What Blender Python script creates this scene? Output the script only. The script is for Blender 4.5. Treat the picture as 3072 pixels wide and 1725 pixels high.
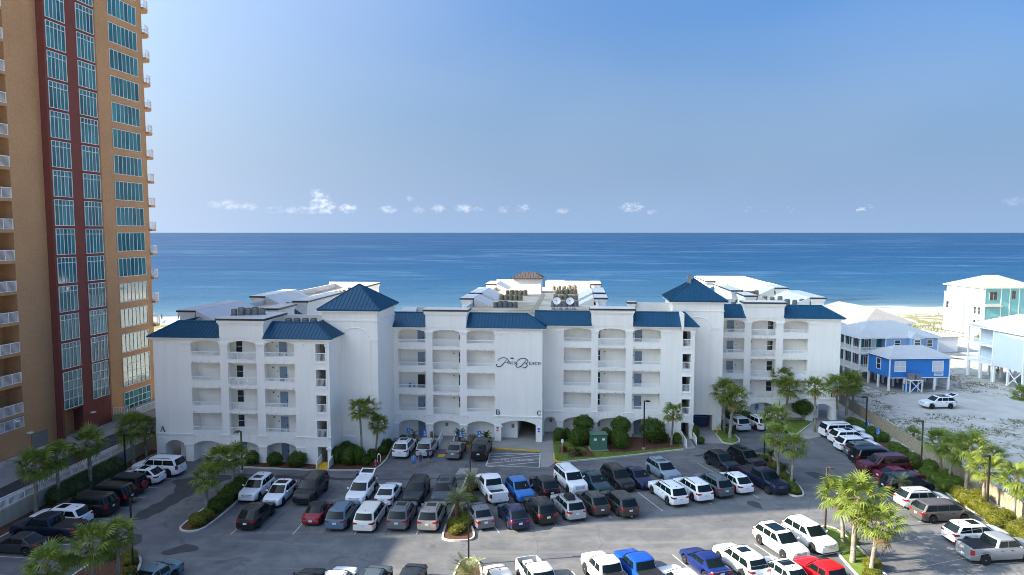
import bpy, bmesh, math, random
from mathutils import Vector, Matrix
R = math.radians
random.seed(7)
for o in list(bpy.data.objects): bpy.data.objects.remove(o)
SC = bpy.context.scene
COL = SC.collection
# ------------------------------------------------------------------ camera
cd = bpy.data.cameras.new('camera'); cam = bpy.data.objects.new('camera', cd); COL.objects.link(cam)
cam.location = (0, 0, 26); cam.rotation_euler = (R(90) - math.atan(165 / 2100), 0, 0)
cd.sensor_width = 36; cd.lens = 36 * 2100 / 3072; cd.clip_end = 200000; cd.clip_start = .5
SC.camera = cam
SC.cycles.filter_width = .95
# ------------------------------------------------------------------ sun and sky
SUN_EL = R(28); SDX, SDY = .9887, .150             # light travels to the right and slightly away
sd = bpy.data.lights.new('sun', 'SUN'); sd.energy = 4.4; sd.angle = R(.6); sd.color = (1, .88, .70)
sun = bpy.data.objects.new('sun', sd); COL.objects.link(sun)
sun.rotation_euler = Vector((SDX * math.cos(SUN_EL), SDY * math.cos(SUN_EL), -math.sin(SUN_EL))).to_track_quat('-Z', 'Y').to_euler()
W = bpy.data.worlds.new('World'); SC.world = W; W.use_nodes = True
wn, wl = W.node_tree.nodes, W.node_tree.links
wn.clear()
sky = wn.new('ShaderNodeTexSky'); sky.sky_type = 'NISHITA'; sky.sun_disc = False
sky.sun_elevation = SUN_EL; sky.sun_rotation = math.atan2(-SDX, -SDY)   # compass direction towards the sun
sky.air_density = 1.15; sky.dust_density = 9.; sky.ozone_density = 2.6; sky.altitude = 10
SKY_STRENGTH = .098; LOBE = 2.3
SC.view_settings.view_transform = 'Standard'; SC.view_settings.look = 'None'
SC.view_settings.exposure = 1.60; SC.view_settings.gamma = 1
def world_sky():
    N = lambda t: wn.new(t)
    def M(op, a, b=None, c=None):
        n = N('ShaderNodeMath'); n.operation = op
        for i, x in enumerate((a, b, c)):
            if x is None: continue
            if isinstance(x, (int, float)): n.inputs[i].default_value = x
            else: wl.new(x, n.inputs[i])
        return n.outputs[0]
    def MR(v, a, b, c=0., d=1.):
        n = N('ShaderNodeMapRange'); n.interpolation_type = 'SMOOTHSTEP'
        wl.new(v, n.inputs[0])
        for i, x in enumerate((a, b, c, d)): n.inputs[i + 1].default_value = x
        return n.outputs[0]
    tc = N('ShaderNodeTexCoord'); sp = N('ShaderNodeSeparateXYZ'); wl.new(tc.outputs['Generated'], sp.inputs[0])
    x, y, z = sp.outputs
    az = M('ARCTAN2', x, y); el = M('ARCTAN2', z, M('SQRT', M('ADD', M('MULTIPLY', x, x), M('MULTIPLY', y, y))))
    # cumulus line low over the horizon, all the way round
    cv = N('ShaderNodeCombineXYZ'); wl.new(M('MULTIPLY', az, 13.), cv.inputs[0]); wl.new(M('MULTIPLY', el, 22.), cv.inputs[1])
    n1 = N('ShaderNodeTexNoise'); n1.inputs['Scale'].default_value = 2.1; n1.inputs['Detail'].default_value = 7; n1.inputs['Roughness'].default_value = .58
    wl.new(cv.outputs[0], n1.inputs['Vector'])
    cf = N('ShaderNodeCombineXYZ'); wl.new(M('MULTIPLY', az, 60.), cf.inputs[0]); wl.new(M('MULTIPLY', el, 85.), cf.inputs[1])
    nf = N('ShaderNodeTexNoise'); nf.inputs['Scale'].default_value = 2.2; nf.inputs['Detail'].default_value = 6; nf.inputs['Roughness'].default_value = .6
    wl.new(cf.outputs[0], nf.inputs['Vector'])
    band = M('MULTIPLY', MR(el, .018, .027), M('SUBTRACT', 1., MR(el, .027, .052)))
    dens = M('ADD', M('MULTIPLY', n1.outputs[0], .75), M('MULTIPLY', nf.outputs[0], .35))
    small = M('MULTIPLY', MR(M('ADD', dens, M('MULTIPLY', band, .15)), .80, .95), band)
    # separate towers, each a direction and a size
    tot = small
    for a, e, sa, se, k in [(-.2635,.041,.028,.017,1.15),(-.2275,.033,.020,.010,1.),(-.27,.052,.016,.012,1.1),(-.278,.030,.040,.008,.9),(-.388,.036,.03,.010,.55),(-.355,.034,.022,.008,.6),(-.066,.034,.02,.009,.7),(.0165,.036,.014,.010,.7),(.170,.034,.022,.012,1.),(-.497,.040,.02,.014,.5),(-.143,.046,.008,.006,.7),(.62,.036,.018,.008,.2),(-.326,.031,.024,.008,.6),(-.30,.030,.02,.006,.6),(-.173,.032,.02,.008,.7),(-.135,.032,.016,.009,.7),(-.104,.033,.014,.009,.6),(-.047,.032,.016,.007,.6),(-.013,.032,.012,.009,.5),(.07,.030,.014,.006,.45),(.196,.028,.012,.005,.4),(-.9,.04,.03,.014,.8),(.95,.04,.03,.014,.8)]:
        da = M('DIVIDE', M('SUBTRACT', az, a), sa * .72); de = M('DIVIDE', M('SUBTRACT', el, e), se * .78)
        r2 = M('ADD', M('MULTIPLY', da, da), M('MULTIPLY', de, de))
        g = M('ADD', M('SUBTRACT', 1.1, r2), M('MULTIPLY', M('SUBTRACT', dens, .55), 5.5))
        g = M('MULTIPLY', M('MULTIPLY', MR(g, .0, 1.7), MR(el, e - se * .95, e - se * .45)), k)
        tot = M('MAXIMUM', tot, g)
    # high thin veil
    cs = N('ShaderNodeCombineXYZ'); wl.new(M('MULTIPLY_ADD', x, 1.5, 4.3), cs.inputs[0]); wl.new(M('MULTIPLY_ADD', y, .6, 2.1), cs.inputs[1]); wl.new(M('MULTIPLY', z, 3.2), cs.inputs[2])
    nv = N('ShaderNodeTexNoise'); nv.inputs['Scale'].default_value = 1.3; nv.inputs['Detail'].default_value = 2; nv.inputs['Roughness'].default_value = .5
    wl.new(cs.outputs[0], nv.inputs['Vector'])
    veil = M('MULTIPLY', MR(nv.outputs[0], .36, .70), .13)
    def MIX(f, a, b):
        n = N('ShaderNodeMix'); n.data_type = 'RGBA'
        if isinstance(f, float): n.inputs[0].default_value = f
        else: wl.new(f, n.inputs[0])
        for i, c in ((6, a), (7, b)):
            if isinstance(c, tuple): n.inputs[i].default_value = c + (1,)
            else: wl.new(c, n.inputs[i])
        return n.outputs[2]
    tn = N('ShaderNodeMix'); tn.data_type = 'RGBA'; tn.blend_type = 'MULTIPLY'; tn.inputs[0].default_value = 1
    wl.new(sky.outputs[0], tn.inputs[6]); tn.inputs[7].default_value = (.37, .68, 1.08, 1)
    c = MIX(MR(el, -.02, .30, .78, 0.), tn.outputs[2], (1.42, 2.12, 3.30))      # sea haze low over the horizon, all round
    # forward-scattering haze towards the sun; glow added and sized to brighten the shaded facade
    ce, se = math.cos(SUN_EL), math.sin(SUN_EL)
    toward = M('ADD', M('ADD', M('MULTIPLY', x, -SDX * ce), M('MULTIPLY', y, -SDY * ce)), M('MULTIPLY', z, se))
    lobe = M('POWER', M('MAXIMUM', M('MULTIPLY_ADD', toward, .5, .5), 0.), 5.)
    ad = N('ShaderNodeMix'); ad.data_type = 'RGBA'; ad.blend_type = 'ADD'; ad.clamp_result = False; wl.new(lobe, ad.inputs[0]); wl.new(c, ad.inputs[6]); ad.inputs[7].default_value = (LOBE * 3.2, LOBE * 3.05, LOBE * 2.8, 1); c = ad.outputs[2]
    c = MIX(veil, c, (2.15, 2.45, 2.95))
    shade = MIX(MR(nf.outputs[0], .35, .62), (1.75, 2.35, 3.4), (3.3, 3.5, 3.9))
    c = MIX(M('MULTIPLY', M('MINIMUM', tot, 1.), .80), c, shade)
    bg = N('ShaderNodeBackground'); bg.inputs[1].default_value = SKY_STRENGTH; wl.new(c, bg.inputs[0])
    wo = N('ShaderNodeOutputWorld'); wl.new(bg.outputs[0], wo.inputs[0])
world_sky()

# ------------------------------------------------------------------ helpers
class MB:
    def __init__(s): s.v = []; s.f = []; s.m = []
    def face(s, pts, m=0):
        n = len(s.v); s.v += [tuple(p) for p in pts]; s.f.append(tuple(range(n, n + len(pts)))); s.m.append(m)
    def raw(s, vs, fs, m=0):
        n = len(s.v); s.v += [tuple(p) for p in vs]
        for f in fs: s.f.append(tuple(i + n for i in f)); s.m.append(m)
    def box(s, x0, x1, y0, y1, z0, z1, m=0):
        s.raw([(x0,y0,z0),(x1,y0,z0),(x1,y1,z0),(x0,y1,z0),(x0,y0,z1),(x1,y0,z1),(x1,y1,z1),(x0,y1,z1)],
              [(0,3,2,1),(4,5,6,7),(0,1,5,4),(1,2,6,5),(2,3,7,6),(3,0,4,7)], m); return s
    def hexa(s, b, t, m=0):      # bottom quad, top quad
        s.raw(list(b) + list(t), [(0,3,2,1),(4,5,6,7),(0,1,5,4),(1,2,6,5),(2,3,7,6),(3,0,4,7)], m); return s
    def extr(s, pts, vec, m=0):  # planar polygon pushed along vec
        n = len(pts); a = [Vector(p) for p in pts]; b = [p + Vector(vec) for p in a]
        s.raw(a + b, [tuple(range(n))[::-1], tuple(range(n, 2 * n))] + [(i, (i + 1) % n, n + (i + 1) % n, n + i) for i in range(n)], m); return s
    def tube(s, pts, rad, n=6, m=0, caps=True):
        pts = [Vector(p) for p in pts]; rings = []
        if not isinstance(rad, (list, tuple)): rad = [rad] * len(pts)
        for i, p in enumerate(pts):
            d = (pts[min(i + 1, len(pts) - 1)] - pts[max(i - 1, 0)]).normalized()
            up = Vector((0, 0, 1)) if abs(d.z) < .95 else Vector((1, 0, 0))
            a = d.cross(up).normalized(); b = a.cross(d)
            rings.append([p + (a * math.cos(2 * math.pi * k / n) + b * math.sin(2 * math.pi * k / n)) * rad[i] for k in range(n)])
        vs = [q for r in rings for q in r]; fs = []
        for i in range(len(pts) - 1):
            for k in range(n): fs.append((i*n+k, i*n+(k+1)%n, (i+1)*n+(k+1)%n, (i+1)*n+k))
        if caps: fs += [tuple(range(n))[::-1], tuple(range((len(pts)-1)*n, len(pts)*n))]
        s.raw(vs, fs, m); return s
    def cyl(s, p, r, h, n=12, m=0, r2=None): return s.tube([p, (p[0], p[1], p[2] + h)], [r, r if r2 is None else r2], n, m)
    def lathe(s, prof, n=12, m=0, c=(0,0,0)):   # (radius, z) profile
        vs = [(c[0]+r*math.cos(2*math.pi*k/n), c[1]+r*math.sin(2*math.pi*k/n), c[2]+z) for r, z in prof for k in range(n)]
        fs = [(i*n+k, i*n+(k+1)%n, (i+1)*n+(k+1)%n, (i+1)*n+k) for i in range(len(prof)-1) for k in range(n)]
        fs += [tuple(range(n))[::-1], tuple(range((len(prof)-1)*n, len(prof)*n))]
        s.raw(vs, fs, m); return s
    def mesh(s, name, mats, smooth=None, fix=True):
        me = bpy.data.meshes.new(name); me.from_pydata(s.v, [], s.f)
        if not isinstance(mats, (list, tuple)): mats = [mats]
        for k in mats: me.materials.append(k)
        if len(mats) > 1: me.polygons.foreach_set('material_index', s.m)
        if fix:
            bm = bmesh.new(); bm.from_mesh(me); bmesh.ops.remove_doubles(bm, verts=bm.verts, dist=1e-5) if smooth else None
            bmesh.ops.recalc_face_normals(bm, faces=bm.faces); bm.to_mesh(me); bm.free()
        if smooth is not None:
            me.polygons.foreach_set('use_smooth', [True] * len(me.polygons)); me.set_sharp_from_angle(angle=R(smooth))
        me.update(); return me
    def build(s, name, mats, parent=None, smooth=None, fix=True, loc=None, rot=None):
        return put(name, s.mesh(name, mats, smooth, fix), parent, loc, rot)
def put(name, me, parent=None, loc=None, rot=None, sc=None, color=None):
    o = bpy.data.objects.new(name, me); COL.objects.link(o)
    if parent: o.parent = parent
    if loc: o.location = loc
    if rot: o.rotation_euler = rot if isinstance(rot, (tuple, list)) else (0, 0, rot)
    if sc: o.scale = sc if isinstance(sc, (tuple, list)) else (sc, sc, sc)
    if color: o.color = (*color, 1)
    return o
def tag(o, label=None, cat=None, group=None, kind=None):
    if label: o['label'] = label
    if cat: o['category'] = cat
    if group: o['group'] = group
    if kind: o['kind'] = kind
    return o
def empty(name, loc, rz=0, label=None, cat=None, group=None):
    o = bpy.data.objects.new(name, None); COL.objects.link(o); o.location = loc; o.rotation_euler = (0, 0, rz)
    o.empty_display_size = .3
    return tag(o, label, cat, group)
# ------------------------------------------------------------------ materials
def mat(name, col, rough=.7, metal=0., var=.12, vscale=.6, fine=0., fscale=9., bump=0., bscale=30., spec=.5, coat=0., tint=None, objcol=False, trans=0., ior=1.45, streak=0.):
    m = bpy.data.materials.new(name); m.use_nodes = True; N = m.node_tree.nodes; L = m.node_tree.links
    p = N['Principled BSDF']; p.inputs['Roughness'].default_value = rough; p.inputs['Metallic'].default_value = metal
    p.inputs['Specular IOR Level'].default_value = spec; p.inputs['Coat Weight'].default_value = coat; p.inputs['IOR'].default_value = ior
    p.inputs['Coat Roughness'].default_value = .04
    if trans: p.inputs['Transmission Weight'].default_value = trans
    geo = N.new('ShaderNodeNewGeometry')
    def noise(sc, det=4, stretch=None):
        n = N.new('ShaderNodeTexNoise'); n.inputs['Scale'].default_value = sc; n.inputs['Detail'].default_value = det
        if stretch:
            mp = N.new('ShaderNodeMapping'); mp.inputs['Scale'].default_value = stretch; L.new(geo.outputs['Position'], mp.inputs[0]); L.new(mp.outputs[0], n.inputs['Vector'])
        else: L.new(geo.outputs['Position'], n.inputs['Vector'])
        return n.outputs[0]
    def mul(a, b):
        n = N.new('ShaderNodeMix'); n.data_type = 'RGBA'; n.blend_type = 'MULTIPLY'; n.inputs[0].default_value = 1
        L.new(a, n.inputs[6]); L.new(b, n.inputs[7]); return n.outputs[2]
    def rng(v, lo, hi, a=.3, b=.7):
        n = N.new('ShaderNodeMapRange'); n.inputs[1].default_value = a; n.inputs[2].default_value = b; n.inputs[3].default_value = lo; n.inputs[4].default_value = hi
        L.new(v, n.inputs[0]); return n.outputs[0]
    if objcol:
        oi = N.new('ShaderNodeObjectInfo'); c = oi.outputs['Color']
    else:
        rgb = N.new('ShaderNodeRGB'); rgb.outputs[0].default_value = (*col, 1); c = rgb.outputs[0]
    if tint:
        n = N.new('ShaderNodeMix'); n.data_type = 'RGBA'; L.new(rng(noise(vscale * .7, 5), 0, 1, .4, .62), n.inputs[0]); L.new(c, n.inputs[6]); n.inputs[7].default_value = (*tint, 1); c = n.outputs[2]
    if var: c = mul(c, rng(noise(vscale), 1 - var, 1 + var))
    if fine: c = mul(c, rng(noise(fscale, 3), 1 - fine, 1 + fine))
    if streak: c = mul(c, rng(noise(1., 5, (2.2, 2.2, .12)), 1 - streak, 1., .42, .62))
    L.new(c, p.inputs['Base Color'])
    if bump:
        b = N.new('ShaderNodeBump'); b.inputs['Strength'].default_value = bump; b.inputs['Distance'].default_value = .02
        L.new(noise(bscale, 3), b.inputs['Height']); L.new(b.outputs[0], p.inputs['Normal'])
    return m
M_ = {}
def defm(k, *a, **b): M_[k] = mat(k, *a, **b)
defm('stucco', (.92,.88,.80), .85, var=.025, vscale=.25, fine=.02, bump=.1, bscale=40, streak=.04, spec=.2)
defm('trim', (.88,.86,.81), .6, var=.02, spec=.3)
defm('deck_roof', (.66,.58,.45), .8, var=.10, vscale=.35, fine=.05, tint=(.46,.37,.25), spec=.2)
defm('wedge', (.72,.70,.65), .7, var=.05, vscale=.5, spec=.2)
defm('blue_metal', (.013,.085,.155), .38, metal=.25, var=.06, vscale=1.2, spec=.4)
defm('bronze_metal', (.13,.10,.085), .45, metal=.3, var=.06)
defm('coping', (.045,.038,.03), .5, var=.1)
defm('door_blue', (.20,.27,.35), .5, var=.03)
defm('dark', (.012,.014,.017), .35, var=0)
defm('interior', (.10,.10,.10), .8, var=.1)
defm('glass_dark', (.012,.03,.035), .06, var=.3, vscale=.8, spec=.8)
defm('white_metal', (.86,.85,.82), .45, var=0)
defm('orange', (.50,.285,.145), .9, var=.06, vscale=.3, fine=.10, fscale=5., bump=.3, bscale=22, spec=.15)
defm('redwall', (.20,.07,.056), .9, var=.06, vscale=.3, fine=.10, fscale=5., bump=.3, bscale=22, spec=.15)
defm('window_frame', (.70,.71,.70), .5, var=0)
defm('teal_glass', (.035,.185,.19), .06, var=.35, vscale=.16, spec=.9)
defm('concrete', (.30,.29,.27), .9, var=.10, vscale=.5, fine=.06, fscale=6)
defm('curb', (.52,.50,.44), .9, var=.12, vscale=.8)
defm('yellow', (.62,.40,.03), .7, var=.15, vscale=2.5)
defm('paint_line', (.55,.55,.53), .8, var=.25, vscale=3.)
defm('blue_line', (.03,.14,.30), .8, var=.3, vscale=3.)
defm('seal', (.05,.052,.056), .8, var=.15, vscale=1.5)
defm('lane', (.05,.054,.062), .85, var=.15, vscale=.5, fine=.06)
defm('wall_tan', (.46,.39,.28), .9, var=.08, vscale=.5, streak=.10)
defm('mulch', (.10,.045,.022), .95, var=.35, vscale=4., fine=.3, fscale=22., bump=.8, bscale=25)
defm('lawn', (.13,.19,.022), .95, var=.22, vscale=1.2, fine=.3, fscale=30., bump=.8, bscale=40)
defm('trunk', (.21,.165,.12), .95, var=.22, vscale=2.2, fine=.25, fscale=14., bump=.8, bscale=16, tint=(.29,.285,.24))
defm('boot', (.20,.125,.065), .95, var=.3, vscale=5., fine=.2)
def pane_variation():       # blinds, curtains and rooms behind: every pane a little different
    m = M_['teal_glass']; N = m.node_tree.nodes; L = m.node_tree.links; p = N['Principled BSDF']; l = p.inputs['Base Color'].links[0]; src = l.from_socket
    oi = N.new('ShaderNodeObjectInfo'); cr = N.new('ShaderNodeValToRGB'); L.new(oi.outputs['Random'], cr.inputs[0]); e = cr.color_ramp.elements; e[0].color = (.45,.5,.5,1); e[1].color = (1.5,1.45,1.35,1); q = e.new(.55); q.color = (.95,.95,.95,1); q = e.new(.9); q.color = (1.1,1.1,1.1,1)
    mx = N.new('ShaderNodeMix'); mx.data_type = 'RGBA'; mx.blend_type = 'MULTIPLY'; mx.inputs[0].default_value = 1; L.new(src, mx.inputs[6]); L.new(cr.outputs[0], mx.inputs[7]); L.new(mx.outputs[2], p.inputs['Base Color'])
pane_variation()
def leafmat(name, a, b, rough=.5):
    m = bpy.data.materials.new(name); m.use_nodes = True; N = m.node_tree.nodes; L = m.node_tree.links; p = N['Principled BSDF']
    p.inputs['Roughness'].default_value = rough; p.inputs['Specular IOR Level'].default_value = .35
    g = N.new('ShaderNodeNewGeometry'); oi = N.new('ShaderNodeObjectInfo'); mx = N.new('ShaderNodeMix'); mx.data_type = 'RGBA'
    n = N.new('ShaderNodeTexNoise'); n.inputs['Scale'].default_value = 2.2; L.new(g.outputs['Position'], n.inputs['Vector'])
    ad = N.new('ShaderNodeMath'); ad.operation = 'ADD'; mu = N.new('ShaderNodeMath'); mu.operation = 'MULTIPLY_ADD'
    L.new(g.outputs['Random Per Island'], mu.inputs[0]); mu.inputs[1].default_value = .7; L.new(n.outputs[0], mu.inputs[2])
    L.new(mu.outputs[0], ad.inputs[0]); m2 = N.new('ShaderNodeMath'); m2.operation = 'MULTIPLY'; L.new(oi.outputs['Random'], m2.inputs[0]); m2.inputs[1].default_value = .35; L.new(m2.outputs[0], ad.inputs[1])
    r = N.new('ShaderNodeMapRange'); r.inputs[1].default_value = .45; r.inputs[2].default_value = 1.45; L.new(ad.outputs[0], r.inputs[0]); L.new(r.outputs[0], mx.inputs[0])
    mx.inputs[6].default_value = (*a, 1); mx.inputs[7].default_value = (*b, 1); L.new(mx.outputs[2], p.inputs['Base Color'])
    tr = N.new('ShaderNodeBsdfTranslucent'); L.new(mx.outputs[2], tr.inputs[0]); ms = N.new('ShaderNodeMixShader'); ms.inputs[0].default_value = .28
    L.new(p.outputs[0], ms.inputs[1]); L.new(tr.outputs[0], ms.inputs[2]); L.new(ms.outputs[0], N['Material Output'].inputs[0])
    M_[name] = m
leafmat('frond', (.085,.135,.018), (.24,.285,.05))
leafmat('frond_dry', (.22,.14,.06), (.30,.21,.10), .8)
leafmat('feather', (.12,.15,.06), (.30,.32,.14))
leafmat('sago', (.03,.06,.008), (.10,.14,.02))
leafmat('shrub', (.048,.09,.010), (.14,.19,.024))
leafmat('shrub_dark', (.035,.078,.010), (.105,.165,.022))
leafmat('shrub_yellow', (.10,.12,.012), (.20,.19,.02))
leafmat('hedge', (.06,.10,.03), (.14,.18,.07))
leafmat('grassblade', (.08,.11,.03), (.22,.22,.09), .8)
M_['paint'] = mat('paint', (1,1,1), .35, metal=.0, var=0, spec=.35, coat=.35, objcol=True)
defm('car_glass', (.006,.012,.013), .06, var=0, spec=.38)
defm('tyre', (.014,.014,.015), .85, var=0)
defm('spare_cover', (.20,.02,.035), .5, var=0)
defm('wire_grey', (.16,.16,.17), .6, var=0)
defm('rim', (.42,.43,.44), .35, metal=.7, var=0)
defm('rim_black', (.015,.015,.016), .4, var=0)
defm('black_trim', (.016,.016,.018), .6, var=0)
defm('chrome', (.62,.63,.65), .18, metal=.9, var=0)
defm('headlight', (.55,.58,.60), .12, var=0, spec=.8)
defm('tail_light', (.33,.012,.014), .2, var=0, spec=.7)
defm('plate', (.60,.62,.64), .5, var=.0)
defm('lamp_pole', (.10,.075,.055), .5, metal=.3, var=.08)
defm('lamp_dark', (.03,.028,.028), .45, metal=.3, var=0)
defm('sign_blue', (.02,.17,.55), .5, var=0)
defm('sign_letter', (.02,.055,.095), .45, var=0)
defm('ac_grey', (.22,.23,.23), .5, metal=.3, var=.12, vscale=2)
defm('ac_tan', (.40,.33,.22), .6, metal=.15, var=.15, vscale=2)
defm('green_box', (.07,.16,.11), .5, var=.06)
defm('pink', (.50,.10,.13), .6, var=.06)
defm('wood', (.33,.27,.19), .9, var=.22, vscale=3., fine=.15)
defm('skin', (.45,.25,.17), .6, var=0)
# ------------------------------------------------------------------ ground, sea
def node_mat(name):
    m = bpy.data.materials.new(name); m.use_nodes = True; M_[name] = m
    return m, m.node_tree.nodes, m.node_tree.links, m.node_tree.nodes['Principled BSDF']
class NT:
    def __init__(s, N, L): s.N = N; s.L = L
    def _in(s, sock, x):
        if isinstance(x, (int, float)): sock.default_value = x
        elif isinstance(x, tuple): sock.default_value = x if len(x) == len(sock.default_value) else (*x, 1)
        else: s.L.new(x, sock)
    def math(s, op, a, b=0., c=0.):
        n = s.N.new('ShaderNodeMath'); n.operation = op
        for i, x in enumerate((a, b, c)): s._in(n.inputs[i], x)
        return n.outputs[0]
    def rng(s, v, a, b, c=0., d=1., smooth=True):
        n = s.N.new('ShaderNodeMapRange'); n.interpolation_type = 'SMOOTHSTEP' if smooth else 'LINEAR'
        s.L.new(v, n.inputs[0])
        for i, x in enumerate((a, b, c, d)): n.inputs[i + 1].default_value = x
        return n.outputs[0]
    def mix(s, f, a, b, mode='MIX'):
        n = s.N.new('ShaderNodeMix'); n.data_type = 'RGBA'; n.blend_type = mode
        s._in(n.inputs[0], f); s._in(n.inputs[6], a); s._in(n.inputs[7], b); return n.outputs[2]
    def noise(s, vec, sc, det=4, rough=.5, dist=0.):
        n = s.N.new('ShaderNodeTexNoise'); n.inputs['Scale'].default_value = sc; n.inputs['Detail'].default_value = det
        n.inputs['Roughness'].default_value = rough; n.inputs['Distortion'].default_value = dist
        if vec is not None: s.L.new(vec, n.inputs['Vector'])
        return n.outputs[0]
    def map(s, vec, sc=(1,1,1), rot=0.):
        n = s.N.new('ShaderNodeMapping'); n.inputs['Scale'].default_value = sc; n.inputs['Rotation'].default_value = (0,0,rot); s.L.new(vec, n.inputs[0]); return n.outputs[0]
    def ramp(s, v, stops):
        n = s.N.new('ShaderNodeValToRGB'); s.L.new(v, n.inputs[0]); e = n.color_ramp.elements
        while len(e) < len(stops): e.new(.5)
        for k, (p, c) in zip(e, stops): k.position = p; k.color = (*c, 1)
        return n.outputs[0]
    def bump(s, h, st, dist, p):
        b = s.N.new('ShaderNodeBump'); b.inputs['Strength'].default_value = st; b.inputs['Distance'].default_value = dist
        s.L.new(h, b.inputs['Height']); s.L.new(b.outputs[0], p.inputs['Normal'])
def coast(x): return 234.6 + .109 * x
def mk_grounds():
    # sand
    m, N, L, p = node_mat('sand'); t = NT(N, L); g = N.new('ShaderNodeNewGeometry'); P = g.outputs['Position']
    sp = N.new('ShaderNodeSeparateXYZ'); L.new(P, sp.inputs[0]); x, y = sp.outputs[0], sp.outputs[1]
    c = t.mix(t.rng(t.noise(P, .35, 5), .35, .68), (.56,.53,.475), (.47,.44,.39))
    c = t.mix(t.rng(t.noise(P, 6., 3), .3, .7, 0., .35), c, (.45,.42,.37))
    veg = t.math('MULTIPLY', t.rng(t.noise(P, .75, 8, .7), .47, .64, 0., .7), t.rng(t.noise(P, .11, 3), .36, .54))
    # no plants on the beach and on the sandy track
    # bare sandy drive round the parked car and along to the right
    ex = t.math('DIVIDE', t.math('SUBTRACT', x, 72.), 14.); ey = t.math('DIVIDE', t.math('SUBTRACT', t.math('SUBTRACT', y, 104.), t.math('MULTIPLY', t.math('SUBTRACT', x, 72.), -.12)), 7.5)
    tr = t.math('ADD', t.math('MULTIPLY', ex, ex), t.math('MULTIPLY', ey, ey))
    veg = t.math('MULTIPLY', veg, t.rng(tr, .7, 1.5, .06, 1.))
    shore = t.math('SUBTRACT', t.math('SUBTRACT', y, 234.6), t.math('MULTIPLY', x, .109))
    dune = t.math('MULTIPLY', t.rng(shore, -75., -55.), t.math('SUBTRACT', 1., t.rng(shore, -34., -26.)))
    veg = t.math('MULTIPLY', veg, t.math('SUBTRACT', 1., t.rng(shore, -36., -24.)))
    c = t.mix(veg, c, t.mix(t.noise(P, 3., 3), (.075,.09,.035), (.20,.185,.10)))
    c = t.mix(t.math('MULTIPLY', dune, t.rng(t.noise(P, .3, 5), .38, .55, 0., .85)), c, (.19,.18,.06))
    wet = t.rng(shore, -5., 0.)
    c = t.mix(wet, c, (.30,.27,.21)); L.new(c, p.inputs['Base Color']); p.inputs['Roughness'].default_value = .95; p.inputs['Specular IOR Level'].default_value = .1
    t.bump(t.noise(P, 2.2, 6, .65), .7, .12, p)
    # sea
    m, N, L, p = node_mat('sea'); t = NT(N, L); g = N.new('ShaderNodeNewGeometry'); P = g.outputs['Position']
    sp = N.new('ShaderNodeSeparateXYZ'); L.new(P, sp.inputs[0]); x, y = sp.outputs[0], sp.outputs[1]
    sh = t.math('SUBTRACT', t.math('SUBTRACT', y, 234.6), t.math('MULTIPLY', x, .109))
    sh = t.math('ADD', sh, t.math('MULTIPLY', t.math('SUBTRACT', t.noise(t.map(P, (.010,.05,1)), 1., 3), .5), 40.))
    lg = t.math('LOGARITHM', t.math('MAXIMUM', sh, 1.), 10.)        # metres off the shore, log10
    c = t.ramp(t.math('DIVIDE', lg, 4.), [(0., (.16,.225,.235)), (.25, (.085,.155,.195)), (.43, (.036,.098,.165)), (.56, (.011,.064,.142)), (.68, (.005,.046,.122)), (.85, (.003,.036,.104)), (1., (.003,.034,.098))])
    # wind lanes: long calm and ruffled bands
    lane = t.noise(t.map(P, (.0030,.0085,1), .22), 1., 8, .68, .9)
    lane2 = t.noise(t.map(P, (.022,.06,1), -.12), 1., 6, .68, .5)
    f = t.math('ADD', t.math('MULTIPLY', lane, .62), t.math('MULTIPLY', lane2, .38))
    c = t.mix(t.rng(f, .50, .62, 0., .75), c, (.055,.12,.20)); c = t.mix(t.rng(f, .38, .48, .5, 0.), c, (.002,.03,.095))
    foam = t.math('MULTIPLY', t.rng(sh, 4., -2.), t.rng(t.noise(t.map(P, (.06,.35,1)), 1., 5), .42, .6))
    c = t.mix(foam, c, (.75,.77,.76))
    L.new(c, p.inputs['Base Color']); p.inputs['Roughness'].default_value = .3; p.inputs['IOR'].default_value = 1.33; p.inputs['Specular IOR Level'].default_value = .035
    h = t.math('ADD', t.noise(t.map(P, (.16,.42,1), .12), 1., 6, .65), t.math('MULTIPLY', t.noise(t.map(P, (.9,2.,1)), 1., 3), .3))
    t.bump(h, .9, .55, p)
    # asphalt
    m, N, L, p = node_mat('asphalt'); t = NT(N, L); g = N.new('ShaderNodeNewGeometry'); P = g.outputs['Position']
    c = t.mix(t.rng(t.noise(P, .16, 6, .6), .36, .64), (.112,.118,.130), (.182,.182,.182))
    c = t.mix(t.rng(t.noise(P, .7, 5, .7), .36, .66, 0., .5), c, (.075,.078,.084))
    c = t.mix(t.rng(t.noise(t.map(P, (.09,.9,1), .09), 1., 4), .52, .70, 0., .6), c, (.20,.197,.19))     # worn traffic bands
    c = t.mix(t.rng(t.noise(P, .33, 3, .55, 1.5), .61, .70, 0., .45), c, (.05,.052,.056))                   # oil stains
    v = N.new('ShaderNodeTexVoronoi'); v.feature = 'DISTANCE_TO_EDGE'; v.inputs['Scale'].default_value = .13
    wv = N.new('ShaderNodeVectorMath'); wv.operation = 'ADD'; nn = N.new('ShaderNodeTexNoise'); nn.inputs['Scale'].default_value = .5; L.new(P, nn.inputs['Vector']); L.new(P, wv.inputs[0]); L.new(nn.outputs['Color'], wv.inputs[1])
    L.new(wv.outputs[0], v.inputs['Vector'])
    c = t.mix(t.rng(v.outputs['Distance'], .002, .005, .5, 0.), c, (.08,.08,.082))                         # cracks
    c = t.mix(t.rng(t.noise(P, 14., 2), .3, .7, 0., .22), c, (.20,.195,.185))                                 # aggregate
    c = t.mix(t.rng(t.noise(P, 5., 4, .7), .6, .75, 0., .3), c, (.19,.185,.175))
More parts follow.
